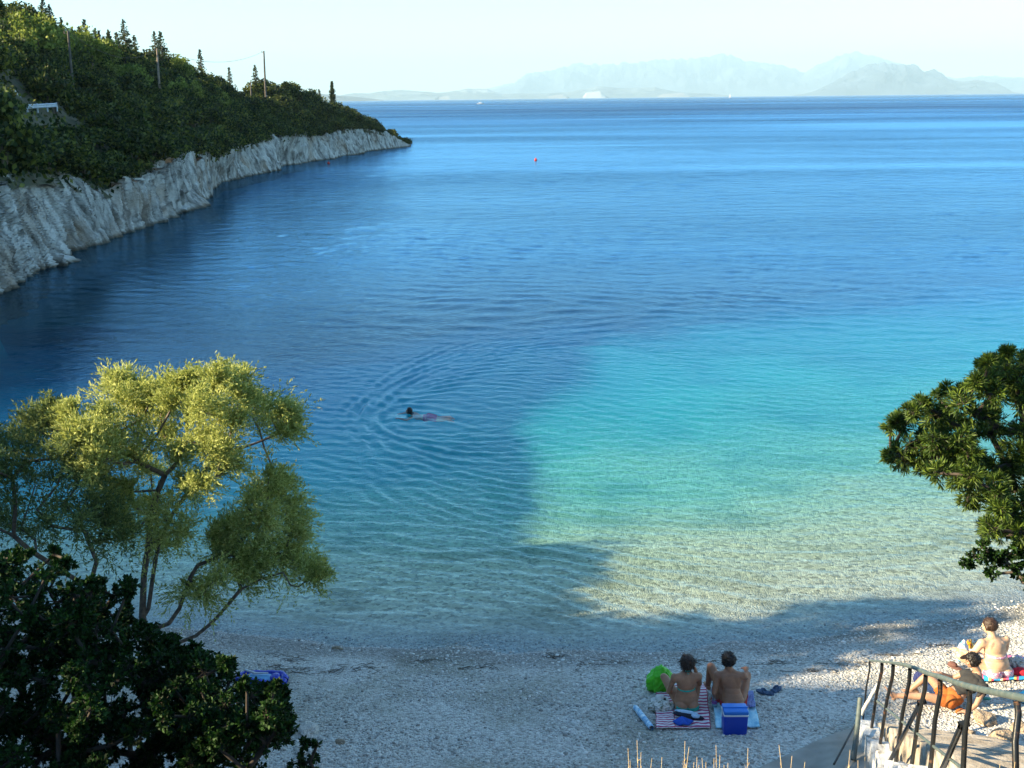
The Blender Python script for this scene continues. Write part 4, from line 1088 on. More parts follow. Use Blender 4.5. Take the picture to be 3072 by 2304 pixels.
# stairs: the treads lie to the right of the railing, down to the beach
ST = empty('stone_stairs', (RA.x, RA.y, gz(RA.x, RA.y)))
so = Vector(ST.location)
zA = BP[0].z; 
def foot_z(y):                                      # line of the stairs from the feet of the first posts
    return np.interp(y, [BP[2].y, BP[0].y], [BP[2].z, BP[0].z]) if y > BP[2].y else BP[2].z+(BP[2].y-y)*.60
nst = 15; y0_ = RA.y+.15; run = .36
print('FEET', [tuple(round(c, 2) for c in b) for b in BP], [tuple(round(c, 2) for c in b) for b in TP])
def block(name, parent, org, cen, half, zt, zb, mat, jit=.0, seed=0, rot=None, bev=.02):
    bm = bmesh.new(); rr_ = random.Random(seed)
    ax, ay = half
    for sx, sy, z in [(-1, -1, zb), (1, -1, zb), (1, 1, zb), (-1, 1, zb), (-1, -1, zt), (1, -1, zt), (1, 1, zt), (-1, 1, zt)]:
        p = cen+hp*(ax*sx+rr_.uniform(-jit, jit))+hd*(ay*sy+rr_.uniform(-jit, jit)); bm.verts.new((p.x-org.x, p.y-org.y, z-org.z+rr_.uniform(-jit, jit)*.6))
    bm.verts.ensure_lookup_table(); V = bm.verts
    for q_ in [(0, 3, 2, 1), (4, 5, 6, 7), (0, 1, 5, 4), (1, 2, 6, 5), (2, 3, 7, 6), (3, 0, 4, 7)]: bm.faces.new([V[i] for i in q_])
    bmesh.ops.bevel(bm, geom=bm.edges[:], offset=bev, segments=2, affect='EDGES', profile=.5)
    bmesh.ops.recalc_face_normals(bm, faces=bm.faces)
    return obj_bm(name, bm, mat, parent, False)
W_ = .72
sy0 = Vector((RA.x, RA.y, 0))+hd*.0
for k_ in range(18):
    back_ = -.10+k_*.30
    z = .66+.172*k_
    c = sy0+hd*back_+hp*(.16+W_)
    block('step', ST, so, Vector((c.x, c.y, 0)), (W_, .165), z, z-.42, CONC, .016, 40+k_, bev=.018)
tag(ST, 'worn concrete stairs going down to the beach beside the railing', 'stairs')
# stepped whitewashed plinth that carries the posts
PLN = empty('whitewashed_plinth', (RA.x-.1, RA.y, gz(RA.x, RA.y))); po = Vector(PLN.location)
for i in range(7):
    p0, p1 = BP[i], BP[i+1]
    n_b = 2 if i < 5 else 3
    for q_ in range(n_b):
        f0, f1 = q_/n_b, (q_+1)/n_b
        a, b = p0.lerp(p1, f0), p0.lerp(p1, f1); c = (a+b)/2
        half = (Vector((b.x-a.x, b.y-a.y, 0)).length)/2+.005
        zt = a.z*.55+b.z*.45+.0
        block('block', PLN, po, Vector((c.x, c.y, 0)), (.11, half), zt, zt-1.0, WASH, .012, 70+i*3+q_, bev=.02)
tag(PLN, 'stepped plinth with flaking whitewash under the railing posts', 'wall')
# smooth cement apron left of the stairs
ap = [(700, 800), (735, 781), (762, 766), (800, 748), (838, 731), (862, 722), (872, 724), (880, 735), (890, 752), (905, 800)]
bm = bmesh.new(); vs_ = []
for (u, v) in ap:
    p = P(u, v, .75)
    for _ in range(6): p = P(u, v, gz(p.x, p.y)+.03)
    vs_.append(p)
cc_ = sum(vs_, Vector())/len(vs_)
RN = 14
rings = []
for j in range(RN+1):
    f = j/RN; ring = []
    for i in range(len(vs_)*6):
        a = vs_[i//6]; b = vs_[(i//6+1) % len(vs_)]; p = a.lerp(b, (i % 6)/6.); p = cc_.lerp(p, f)
        z = gz(p.x, p.y)+.045+.01*math.sin(p.x*5)+.012*math.sin(p.y*4) - (.06 if j == RN else 0)
        ring.append(bm.verts.new((p.x, p.y, z)))
    rings.append(ring)
for j in range(RN):
    for i in range(len(rings[0])):
        i2 = (i+1) % len(rings[0])
        try: bm.faces.new([rings[j][i], rings[j][i2], rings[j+1][i2], rings[j+1][i]])
        except ValueError: pass
bmesh.ops.recalc_face_normals(bm, faces=bm.faces)
CEM = simple('grey_cement', (.30, .275, .24), .9, .12, 3, .03)
o = obj_bm('cement_path', bm, CEM, None, True); tag(o, kind='structure')

# loose stones, some on the slope beside the stairs
STONE = simple('limestone', (.52, .49, .44), .85, .22, 9, .03)
STONE_B = simple('brown_stone', (.30, .23, .16), .9, .25, 7, .03)
def rock_mesh(seed, sub=3):
    bm = bmesh.new(); bmesh.ops.create_icosphere(bm, subdivisions=sub, radius=1)
    off = Vector((seed*3.1, seed*7.7, seed*1.3))
    for v in bm.verts:
        n_ = noise.noise(v.co*1.1+off)*.45+noise.noise(v.co*2.6+off)*.2
        v.co = v.co*(1+n_); v.co.z *= .6
        v.co.x = round(v.co.x*2.2+.3*n_)/2.2*.25+v.co.x*.75
    me = bpy.data.meshes.new('rock'); bm.to_mesh(me); bm.free(); return me
rmes = [rock_mesh(i) for i in range(6)]
def stone(u, v, s, mat, label, group, seed, sz=1.0, z0=None):
    p = P(u, v, .6)
    for _ in range(8): p = P(u, v, gz(p.x, p.y))
    me = rmes[seed % 6].copy(); me.materials.append(mat)
    o = bpy.data.objects.new('stone', me); o.location = (p.x, p.y, gz(p.x, p.y)+s*.18*sz); o.scale = (s, s*.8, s*sz); o.rotation_euler = (0, 0, seed*1.7)
    link(o); tag(o, label, 'stone', group); return o
SL_ = 'stones on the dry slope right of the stairs'
for i, (u, v, s, lab) in enumerate([(985, 722, .16, 'long brown stone on the dry slope between the two nearest posts'), (1003, 742, .20, 'broad brown stone low on the slope beside the nearest post'), (968, 736, .12, 'small brown stone at the edge of the upper steps'), (1019, 729, .13, 'brown stone at the right edge of the picture on the slope'), (975, 752, .15, 'dark brown stone beside the lowest visible steps'), (1010, 757, .18, 'brown stone at the bottom right corner')]):
    stone(u, v, s, STONE_B, lab, SL_, i+3)
LS = 'loose pale stones lying on the beach'
for i, (u, v, s, lab) in enumerate([(306.5, 733, .19, 'largest pale stone on the pebbles, right of the dark thicket'), (340, 743, .07, 'small tan stone right of the largest pale stone'), (302, 752, .10, 'small pale stone just below the largest one'), (242, 678, .07, 'white round stone beside the blue inflatable'), (1016, 626, .05, 'small tan stone up the beach behind the sunbather')][:4]):
    stone(u, v, s, STONE if i != 1 else STONE_B, lab, LS, i+10, .8)
# driftwood stick at the water's edge
def g1(u, v, dz=0.0):
    p = P(u, v, .5)
    for _ in range(8): p = P(u, v, gz(p.x, p.y)+dz)
    return p
a, b = g1(332, 649.3), g1(343, 650)
v, f = tube_arrays([([list(a+Vector((0, 0, .03))), list(a.lerp(b, .5)+Vector((0, 0, .045))), list(b+Vector((0, 0, .02)))], [.018, .026, .014])], 7)
o = obj_np('driftwood', v, f, simple('driftwood', (.42, .34, .24), .9, .2, 12, .01), None, True); tag(o, 'pale driftwood stick lying at the waterline', 'driftwood')
# strands of brown seaweed above the waterline
WEED = simple('dry_seaweed', (.075, .055, .03), .9, .3, 15, .02)
rr = np.random.default_rng(8)
V, F = [], []; base = 0
spots = [(284, 656, 14, 2), (300, 660, 8, 2), (276, 668, 9, 3.5), (304, 669.5, 10, 2.5), (291, 672, 9, 2), (290, 660, 10, 1.5), (365, 668, 24, 5), (330, 672, 16, 3), (600, 663, 22, 3), (560, 656, 18, 2.5), (700, 662, 18, 2), (850, 664, 30, 4), (900, 655, 22, 3), (820, 671, 22, 3), (940, 646, 22, 3), (480, 668, 20, 3), (430, 661, 16, 2), (770, 664, 20, 2)]
paths_ = []
for (u, v, du, dv2) in spots:
    for _ in range(int(du*.8)):
        a_ = g1(u+rr.normal()*du*.6, v+rr.normal()*dv2*.5); ang = rr.normal()*.5; L = rr.uniform(.04, .14)
        d = Vector((math.cos(ang), math.sin(ang), 0))*L; c1_ = Vector((rr.normal()*.02, rr.normal()*.02, .012))
        paths_.append(([list(a_-d+Vector((0, 0, .004))), list(a_+c1_), list(a_+d+Vector((0, 0, .006)))], [.003, .005, .002]))
v, f = tube_arrays(paths_, 3)
o = obj_np('seaweed', v, f, WEED); tag(o, 'thin strands of dry brown seaweed washed up above the waterline', 'seaweed', kind='stuff')
# dry grass
GRASS = simple('straw', (.75, .55, .28), .7, .12, 6)
GRASS.use_nodes = True
def grass_clump(cx_, cy_d, stalks, label, seed):
    rr_ = np.random.default_rng(seed)
    b0 = PD(cx_, 800, cy_d); b0.z = gz(b0.x, b0.y)
    t_ = empty('dry_grass', b0)
    P_, H_ = [], []
    for (u, v, ub) in stalks:
        tip = PD(u, v, cy_d+rr_.uniform(-.1, .1)); bb = PD(ub, 850, cy_d); bb.z = gz(bb.x, bb.y)
        m1 = bb.lerp(tip, .5)+Vector((rr_.normal()*.02, 0, .0)); m2 = bb.lerp(tip, .8)+Vector((rr_.normal()*.02, 0, 0))
        P_.append(([list(bb-b0), list(m1-b0), list(m2-b0), list(tip-b0)], [.0026, .0022, .0018, .001]))
        for k_ in range(11):
            f_ = .80+.2*k_/16; q_ = bb.lerp(tip, f_) + (m2-bb.lerp(tip, .8))*(1-f_)*5
            e = q_+Vector((rr_.normal()*.013, rr_.normal()*.013, .03)); H_.append(([list(q_-b0), list(e-b0)], [.0016, .0006]))
    v, f = tube_arrays(P_, 4); obj_np('stalk', v, f, GRASS, t_)
    v, f = tube_arrays(H_, 4); obj_np('seed_head', v, f, GRASS, t_)
    tag(t_, label, 'grass', 'tufts of dry grass along the bottom edge')
grass_clump(642, 6.4, [(637, 740, 645), (641, 752, 646), (630, 760, 640), (652, 758, 650), (662, 757, 655), (628, 748, 633)], 'dry grass stalks at the bottom edge under the rolled mat', 1)
grass_clump(690, 6.2, [(685, 741, 690), (689, 747, 691), (697, 757, 694), (702, 758, 697), (706, 762, 700), (694, 762, 692), (699, 765, 698)], 'golden dry grass stalks at the bottom edge under the striped towel', 2)
grass_clump(720, 6.2, [(716, 745, 722), (720, 755, 723), (724, 765, 724), (714, 758, 719), (728, 763, 726), (748, 748, 745)], 'dry grass stalks at the bottom edge below the cool box', 3)
grass_clump(790, 6.0, [(779, 745, 790), (792, 756, 795), (805, 762, 800), (850, 750, 846), (858, 760, 852), (865, 757, 860)], 'sparse thin dry grass stalks at the bottom edge before the cement path', 4)
grass_clump(1010, 5.6, [(1000, 764, 1002), (1015, 762, 1012)], 'few dry blades at the bottom right corner', 5)
# loose pebbles lying proud on the beach and under the shallow water
PEB = Mat('loose_pebble'); at = PEB.n('ShaderNodeAttribute', attribute_name='rnd')
PEB.bsdf(PEB.ramp(at.outputs['Fac'], [(0, (.20, .19, .17)), (.2, (.36, .34, .31)), (.6, (.48, .46, .42)), (.85, (.60, .58, .53)), (1, (.72, .70, .66))]), .8, Specular_IOR_Level=.2); PEB = PEB.m
rr = np.random.default_rng(19)
NPB = 28000
bx_ = rr.uniform(-6.5, 12, NPB*3); by_ = 10.6+rr.random(NPB*3)*6.8
ok_ = (np.abs(bx_) < by_*.62+1) & (fbm(bx_*.9, by_*.9, 0, 3, 50) > -.35+.3*rr.normal(size=NPB*3)) & ~((bx_ > 3.2) & (by_ < 12.2))
bx_, by_ = bx_[ok_][:NPB], by_[ok_][:NPB]; n_ = len(bx_)
bz_ = ground_z(bx_, by_)
bm = bmesh.new(); bmesh.ops.create_icosphere(bm, subdivisions=1, radius=1); iv = np.array([v.co[:] for v in bm.verts]); bf = np.array([[v.index for v in f_.verts] for f_ in bm.faces]); bm.free()
sc_ = np.exp(rr.normal(-4.28, .36, n_)); sc_ = np.clip(sc_, .008, .045)
keep_ = bz_ > -.03-.05*rr.random(n_); bx_, by_, bz_, sc_ = bx_[keep_], by_[keep_], bz_[keep_], sc_[keep_]; n_ = len(bx_)
th = rr.random(n_)*6.28; ax_ = rr.uniform(.8, 1.5, n_); az2 = rr.uniform(.35, .7, n_)
jit = 1+rr.normal(size=(n_, len(iv)))*.10
V = iv[None]*jit[..., None]*np.stack([ax_, np.ones(n_), az2], 1)[:, None, :]*sc_[:, None, None]
c_, s_ = np.cos(th)[:, None], np.sin(th)[:, None]
V = np.stack([V[..., 0]*c_-V[..., 1]*s_, V[..., 0]*s_+V[..., 1]*c_, V[..., 2]], -1)+np.stack([bx_, by_, bz_+sc_*.18], 1)[:, None, :]
F = bf[None]+(np.arange(n_)*len(iv))[:, None, None]
o = obj_np('pebbles', V.reshape(-1, 3), F.reshape(-1, 3), PEB, attrs={'rnd': np.repeat(rr.random(n_), len(iv))})
tag(o, 'loose white and grey pebbles strewn over the beach', 'pebbles', kind='stuff')
# ------------------------------------------------------------------ people: one continuous body each
def skin_mat(name, c):
    m = Mat(name); tc = m.n('ShaderNodeTexCoord').outputs['Object']; nz = m.noise(tc, 9, 4)
    colr = m.ramp(nz.outputs['Fac'], [(.3, tuple(x*.78 for x in c)), (.7, tuple(min(1, x*1.14) for x in c))])
    b = m.bsdf(colr, .52); b.inputs['Subsurface Weight'].default_value = .12; b.inputs['Subsurface Radius'].default_value = (.02, .008, .004); return m.m
def cloth(name, c, **k): return simple(name, c, .85, k.get('var', .1), k.get('scale', 20), .004)
def add_seg(bm, a, b, ra, rb, n=14):
    a, b = Vector(a), Vector(b); d = b-a; L = max(d.length, 1e-5)
    q = d.to_track_quat('Z', 'Y').to_matrix().to_4x4()
    bmesh.ops.create_cone(bm, cap_ends=True, segments=n, radius1=ra, radius2=rb, depth=L, matrix=Matrix.Translation((a+b)/2) @ q)
    for p, r in ((a, ra), (b, rb)): bmesh.ops.create_icosphere(bm, subdivisions=2, radius=r, matrix=Matrix.Translation(p))
def add_ell(bm, c, r, rot=None):
    M_ = Matrix.Translation(Vector(c)) @ (rot.to_4x4() if rot else Matrix.Identity(4)) @ Matrix.Diagonal((*r, 1))
    bmesh.ops.create_icosphere(bm, subdivisions=3, radius=1, matrix=M_)
def bake(bm, voxel, smooth_it, name, mat, parent):
    me = bpy.data.meshes.new(name); bm.to_mesh(me); bm.free()
    o = bpy.data.objects.new(name, me); col.objects.link(o)
    r = o.modifiers.new('r', 'REMESH'); r.mode = 'VOXEL'; r.voxel_size = voxel
    s_ = o.modifiers.new('s', 'SMOOTH'); s_.iterations = smooth_it; s_.factor = .5
    dg = bpy.context.evaluated_depsgraph_get(); dg.update()
    me2 = bpy.data.meshes.new_from_object(o.evaluated_get(dg)); o.modifiers.clear(); o.data = me2; bpy.data.meshes.remove(me)
    me2.name = name; me2.polygons.foreach_set('use_smooth', np.ones(len(me2.polygons), bool))
    me2.materials.clear(); me2.materials.append(mat); o.parent = parent; return o
def hand(bm, w_, fdir, palm_n, s=1.0, curl=.5, thumb_side=1):
    """palm and five separate fingers; w_ wrist, fdir finger direction, palm_n palm normal"""
    f_ = Vector(fdir).normalized(); n_ = Vector(palm_n).normalized(); n_ = (n_-f_*n_.dot(f_)).normalized(); sd = f_.cross(n_)*thumb_side
    w_ = Vector(w_)
    rot = Matrix((sd, f_, n_)).transposed()
    add_ell(bm, w_+f_*.05*s, (.040*s, .052*s, .017*s), rot)
    for k_, (o_, L) in enumerate([(.029, .068), (.010, .077), (-.010, .072), (-.028, .056)]):
        a = w_+f_*.088*s+sd*o_*s; d1 = (f_*math.cos(curl*.5)+n_*math.sin(curl*.5)).normalized(); d2 = (f_*math.cos(curl*1.3)+n_*math.sin(curl*1.3)).normalized()
        b = a+d1*L*.5*s; c = b+d2*L*.55*s
        add_seg(bm, a-f_*.02*s, b, .0095*s, .0085*s, 8); add_seg(bm, b, c, .0085*s, .007*s, 8)
    a = w_+f_*.028*s+sd*.030*s; b = a+(f_*.55+sd*.75+n_*.25).normalized()*.036*s; c = b+(f_*.85+sd*.3+n_*.35).normalized()*.032*s
    add_seg(bm, a, b, .0125*s, .0105*s, 8); add_seg(bm, b, c, .0105*s, .0085*s, 8)
def foot(bm, ankle, toe_dir, up=(0, 0, 1), s=1.0):
    a = Vector(ankle); t_ = Vector(toe_dir).normalized(); u = Vector(up); u = (u-t_*u.dot(t_)).normalized(); sd = t_.cross(u)
    add_ell(bm, a-t_*.03*s-u*.045*s, (.034*s, .034*s, .034*s))
    rot = Matrix((sd, t_, u)).transposed()
    add_ell(bm, a+t_*.07*s-u*.045*s, (.042*s, .105*s, .026*s), rot)
    add_seg(bm, a, a+t_*.08*s-u*.035*s, .040*s, .028*s)
    for k_ in range(5):
        o_ = (k_-2)*.0155; r = .0125 if k_ == 4 else .0088
        add_seg(bm, a+t_*.15*s+sd*o_*s-u*.052*s, a+t_*(.185-.006*abs(k_-3))*s+sd*o_*s*1.05-u*.055*s, r*s, r*s, 8)
def head(bm, c, face, up, s=1.0):
    f_ = Vector(face).normalized(); u = Vector(up); u = (u-f_*u.dot(f_)).normalized(); sd = f_.cross(u)
    rot = Matrix((sd, f_, u)).transposed(); c = Vector(c)
    L = lambda x, y, z: c+sd*x*s+f_*y*s+u*z*s
    add_ell(bm, L(0, -.012, .022), (.076*s, .094*s, .098*s), rot)
    add_ell(bm, L(0, .022, -.045), (.055*s, .068*s, .072*s), rot)
    add_ell(bm, L(0, .060, -.095), (.024*s, .022*s, .020*s), rot)
    add_seg(bm, L(0, .088, .012), L(0, .108, -.028), .009*s, .0135*s, 8)
    add_ell(bm, L(0, .083, -.060), (.026*s, .012*s, .010*s), rot)
    add_ell(bm, L(0, .078, .030), (.055*s, .014*s, .010*s), rot)
    for e in (-1, 1):
        add_ell(bm, L(.078*e, -.005, -.008), (.010*s, .020*s, .032*s), rot)
        add_ell(bm, L(.038*e, .062, -.030), (.022*s, .022*s, .020*s), rot)
    return rot, L
def region_from(body, name, mat, pred, off, parent, puff=0.0):
    """clothing follows the body: faces inside pred, lifted off the skin and given a thickness"""
    bm = bmesh.new(); bm.from_mesh(body.data); bm.normal_update()
    kill = [f_ for f_ in bm.faces if not pred(f_.calc_center_median(), f_.normal)]
    bmesh.ops.delete(bm, geom=kill, context='FACES')
    if not bm.verts: bm.free(); return None
    for v in bm.verts: v.co += v.normal*(off+puff*(noise.noise(v.co*16)+.5))
    geom = bmesh.ops.solidify(bm, geom=bm.faces[:], thickness=off*.6)
    return obj_bm(name, bm, mat, parent, True)
def hair_from(body, name, mat, c, rot, L, s, pred, vol, parent, seed, strands=240, slen=.05, down=.4):
    bm = bmesh.new(); bm.from_mesh(body.data); bm.normal_update()
    inv = rot.inverted()
    def loc(p): return inv @ (p-Vector(c))/s
    kill = [f_ for f_ in bm.faces if not pred(loc(f_.calc_center_median()))]
    bmesh.ops.delete(bm, geom=kill, context='FACES')
    for v in bm.verts:
        q = v.co*38+Vector((seed, 0, 0)); v.co += v.normal*(vol*(1+.55*noise.noise(q)+.4*noise.noise(q*2.3)))
    pts_ = [(f_.calc_center_median().copy(), f_.normal.copy()) for f_ in bm.faces]
    rr_ = random.Random(seed); u = rot @ Vector((0, 0, 1)); V, F = [], []
    for _ in range(strands):
        p, n_ = pts_[rr_.randrange(len(pts_))]
        d = (n_*.8-u*down+Vector((rr_.gauss(0, .4), rr_.gauss(0, .4), rr_.gauss(0, .4)))).normalized(); L_ = slen*rr_.uniform(.5, 1.2)
        w2 = d.cross(Vector((rr_.gauss(0, 1), rr_.gauss(0, 1), rr_.gauss(0, 1)))).normalized()*.006
        a = bm.verts.new(p-n_*.004-w2); b = bm.verts.new(p-n_*.004+w2); c_ = bm.verts.new(p+d*L_); bm.faces.new([a, b, c_])
    return obj_bm(name, bm, mat, parent, False)
def face_bits(root, L, rot, s, eye=(.05, .03, .02)):
    bm = bmesh.new()
    for e in (-1, 1):
        bm = bmesh.new(); add_ell(bm, L(.030*e, .072, -.006), (.0125*s, .010*s, .0075*s), rot); obj_bm('eye', bm, EYE, root, True)
    bm = bmesh.new(); add_ell(bm, L(0, .094, -.058), (.024*s, .006*s, .0065*s), rot); obj_bm('lips', bm, LIP, root, True)
EYE = simple('eye', (.05, .04, .035), .2, .1, 60); LIP = simple('lips', (.42, .16, .13), .5, .1, 30)
def torso(bm, hip, chest, neck, shL, shR, hipw, chestw, depth=.105, belly=.0):
    hip, chest, neck = Vector(hip), Vector(chest), Vector(neck); shL, shR = Vector(shL), Vector(shR)
    across = (shR-shL).normalized(); up = (chest-hip).normalized(); fw = up.cross(across).normalized()
    rot = Matrix((across, fw, up)).transposed()
    add_ell(bm, hip+up*.04, (hipw, depth*1.08+belly*.3, .125), rot)
    mid = hip.lerp(chest, .52)
    add_ell(bm, hip.lerp(chest, .3), (hipw*.93, depth*1.0+belly, .14), rot)
    add_ell(bm, mid, (hipw*.82+belly*.4, depth*.92+belly, .15), rot)
    add_ell(bm, chest, (chestw, depth, .165), rot)
    upc = chest.lerp((shL+shR)/2, .62); add_ell(bm, upc, (chestw*.98, depth*.82, .105), rot)
    add_seg(bm, shL, chest.lerp(shL, .45), .052, .075); add_seg(bm, shR, chest.lerp(shR, .45), .052, .075)
    c = (shL+shR)/2; add_seg(bm, c.lerp(shL, .45), neck, .052, .048); add_seg(bm, c.lerp(shR, .45), neck, .052, .048)
    add_seg(bm, c, neck, .062, .052)
    for s_ in (shL, shR): add_seg(bm, s_-up*.012, c.lerp(neck, .35), .050, .050); add_seg(bm, s_-up*.02, upc.lerp(s_, .3), .056, .070)
    # shoulder blades and the cheeks of the seat
    for e in (-1, 1):
        add_ell(bm, upc-fw*depth*.60+across*e*chestw*.46-up*.03, (.060, .022, .085), rot)
        add_ell(bm, hip-fw*depth*.45+across*e*hipw*.48-up*.045, (hipw*.55, depth*.85, .10), rot)
    return rot, up, across, fw
def leg(bm, hip, knee, ankle, t=.088, k=.056, c=.050, a=.036):
    hip, knee, ankle = Vector(hip), Vector(knee), Vector(ankle)
    add_seg(bm, hip, hip.lerp(knee, .4), t, t*.93); add_seg(bm, hip.lerp(knee, .4), knee, t*.93, k)
    add_seg(bm, knee, knee.lerp(ankle, .32), k*.95, c*1.08); add_seg(bm, knee.lerp(ankle, .32), ankle, c*1.08, a)
def arm(bm, sh, el, wr, t=.050, e=.037, w_=.026):
    sh, el, wr = Vector(sh), Vector(el), Vector(wr)
    add_seg(bm, sh, sh.lerp(el, .45), t, t*.9); add_seg(bm, sh.lerp(el, .45), el, t*.9, e)
    add_seg(bm, el, el.lerp(wr, .3), e*.98, e*.98); add_seg(bm, el.lerp(wr, .3), wr, e*.98, w_)
SK_A = skin_mat('tanned_skin', (.40, .19, .10)); SK_B = skin_mat('brown_skin', (.35, .155, .08)); SK_C = skin_mat('fair_tanned_skin', (.58, .38, .24)); SK_D = skin_mat('olive_skin', (.38, .22, .14))
HAIR_D = simple('dark_hair', (.012, .009, .008), .55, .2, 40); HAIR_B = simple('brown_hair', (.040, .019, .010), .6, .25, 40)
def seat_z(p): return gz(p.x, p.y)

# --- woman on the striped towel, back to the viewer. Local frame: +y towards the water, seat at z = 0
pw = g1(686, 710.5); W1 = empty('person', (pw.x, pw.y, gz(pw.x, pw.y)+.03), R(2)); W1.scale = (1.03, 1, .95)
bm = bmesh.new()
rotT, upT, acT, fwT = torso(bm, (0, 0, .11), (.0, .055, .40), (.01, .09, .585), (-.165, .065, .505), (.165, .065, .505), .166, .132, .096)
for e in (-1, 1): leg(bm, (.085*e, .04, .085), (.25*e, .40, .30), (.13*e, .62, .085), .082, .052, .048, .034); foot(bm, (.13*e, .62, .085), (.12*e, 1, -.15), s=.92)
arm(bm, (-.165, .065, .505), (-.235, .09, .235), (-.19, .30, .22), .043, .034, .024); hand(bm, (-.19, .30, .22), (.3, 1, .2), (.2, .1, -1), .9, .6)
arm(bm, (.165, .065, .505), (.215, .17, .30), (.14, .20, .56), .043, .034, .024); hand(bm, (.14, .20, .56), (-.35, .05, 1), (-1, -.2, 0), .9, 1.0)
hc = (.02, .115, .715); rH, LH = head(bm, hc, (.18, 1, -.05), (.02, -.03, 1), .98)
add_seg(bm, (.01, .09, .585), (.02, .10, .66), .048, .046)
body = bake(bm, .0075, 5, 'body', SK_A, W1)
face_bits(W1, LH, rH, .98)
hair_from(body, 'hair', HAIR_B, hc, rH, LH, .98, lambda q: (q.y < .045 and q.z > -.10 and q.y < .02+ .6*max(0, q.z)) and q.length < .2 and q.z > -.11, .012, W1, 3, 500, .075, 1.3)
TEAL = cloth('teal_swimwear', (.03, .36, .27))
region_from(body, 'bikini_top', TEAL, lambda p, n_: .318 < p.z-.10*(p.y-.0) < .338 and abs(p.x) < .138 and p.y < .2 or ((Vector(p)-Vector((0, .13, .36))).length < .10 and p.y > .12 and p.z < .43 and p.z > .30), .0045, W1)
region_from(body, 'bikini_bottom', TEAL, lambda p, n_: p.z < .075+.028*abs(p.x/.13) and abs(p.x) < .155 and p.y < .10, .005, W1)
bm = bmesh.new()
for sx, sz, r in ((-.016, .012, .018), (.018, .006, .016), (-.004, -.028, .010), (.012, -.036, .009)): add_ell(bm, (.012+sx, .036, .60+sz), (r*1.2, .010, r))
add_seg(bm, (-.03, .058, .60), (.05, .058, .60), .006, .006, 8)
obj_bm('neck_bow', bm, TEAL, W1, True)
tag(W1, 'seated woman in a teal bikini seen from behind on the red striped towel', 'person')

# --- man beside her
pm = g1(731, 711); M1 = empty('person', (pm.x, pm.y, gz(pm.x, pm.y)+.03), R(-3)); M1.scale = (1.03, 1.0, .93)
bm = bmesh.new()
torso(bm, (.03, 0, .11), (-.01, .10, .42), (-.035, .145, .60), (-.19, .12, .52), (.165, .115, .515), .150, .148, .10)
leg(bm, (-.06, .05, .09), (-.235, .43, .46), (-.25, .52, .08), .085, .058, .052, .038); foot(bm, (-.25, .52, .08), (-.15, 1, -.1))
leg(bm, (.12, .05, .09), (.28, .46, .30), (.06, .62, .08), .085, .058, .052, .038); foot(bm, (.06, .62, .08), (-.6, 1, -.1))
arm(bm, (-.19, .12, .52), (-.235, .02, .26), (-.17, .12, .05), .048, .037, .027); hand(bm, (-.17, .12, .05), (-.4, .8, -.2), (0, -.1, -1), 1, .2)
arm(bm, (.165, .115, .515), (.23, .28, .36), (.26, .44, .43), .048, .037, .027); hand(bm, (.26, .44, .43), (.1, .9, -.4), (0, -.3, -1), 1, .9)
hc = (-.045, .17, .735); rH, LH = head(bm, hc, (-.55, 1, -.05), (.02, -.05, 1), 1.02)
add_seg(bm, (-.035, .145, .60), (-.045, .155, .68), .055, .052)
body = bake(bm, .0075, 5, 'body', SK_B, M1)
face_bits(M1, LH, rH, 1.02)
hair_from(body, 'hair', HAIR_D, hc, rH, LH, 1.02, lambda q: q.y < .03+.5*max(0, q.z) and q.z > -.075 and q.length < .2, .013, M1, 5, 420, .026, -.1)
RED = cloth('red_shorts', (.42, .02, .025))
region_from(body, 'shorts', RED, lambda p, n_: p.z < .13 and p.y < .26 and abs(p.x-.02) < .26 and not (p.x < -.13 and p.y < .2 and p.z < .1 and p.y > .05 and p.z < .07), .010, M1, .006)
tag(M1, 'seated bare-backed man behind the blue cool box, one knee raised', 'person')

# --- woman in the sun, cross-legged
pq_ = g1(996, 677); W2 = empty('person', (pq_.x, pq_.y, gz(pq_.x, pq_.y)+.03), R(12)); W2.scale = (1.14, 1.1, 1.02)
bm = bmesh.new()
torso(bm, (0, 0, .12), (-.03, .05, .42), (-.055, .10, .60), (-.215, .075, .525), (.135, .075, .53), .175, .150, .11, .028)
leg(bm, (-.10, .04, .10), (-.42, .20, .26), (-.10, .42, .08), .105, .066, .056, .038); foot(bm, (-.10, .42, .08), (.8, .4, -.1), s=.94)
leg(bm, (.10, .04, .10), (.26, .34, .16), (-.05, .50, .07), .105, .066, .056, .038); foot(bm, (-.05, .50, .07), (-.9, .2, -.1), s=.94)
arm(bm, (-.215, .075, .525), (-.31, .13, .29), (-.40, .24, .33), .056, .043, .028); hand(bm, (-.40, .24, .33), (-.6, .8, .0), (0, 0, -1), .92, .7)
arm(bm, (.135, .075, .53), (.21, .16, .30), (.10, .34, .24), .056, .043, .028); hand(bm, (.10, .34, .24), (-.5, .8, 0), (0, 0, -1), .92, .7)
hc = (-.075, .15, .735); rH, LH = head(bm, hc, (-.55, 1, -.28), (-.02, .12, 1), .98)
add_seg(bm, (-.055, .10, .60), (-.07, .13, .68), .053, .05)
body = bake(bm, .008, 5, 'body', SK_C, W2)
face_bits(W2, LH, rH, .98)
hair_from(body, 'hair', HAIR_B, hc, rH, LH, .98, lambda q: q.y < .03+.5*max(0, q.z) and q.z > -.055 and q.length < .2, .010, W2, 7, 260, .02, .3)
PINKW = Mat('pink_white_print'); tc = PINKW.n('ShaderNodeTexCoord').outputs['Object']; nz = PINKW.noise(tc, 26, 3, .6, .4)
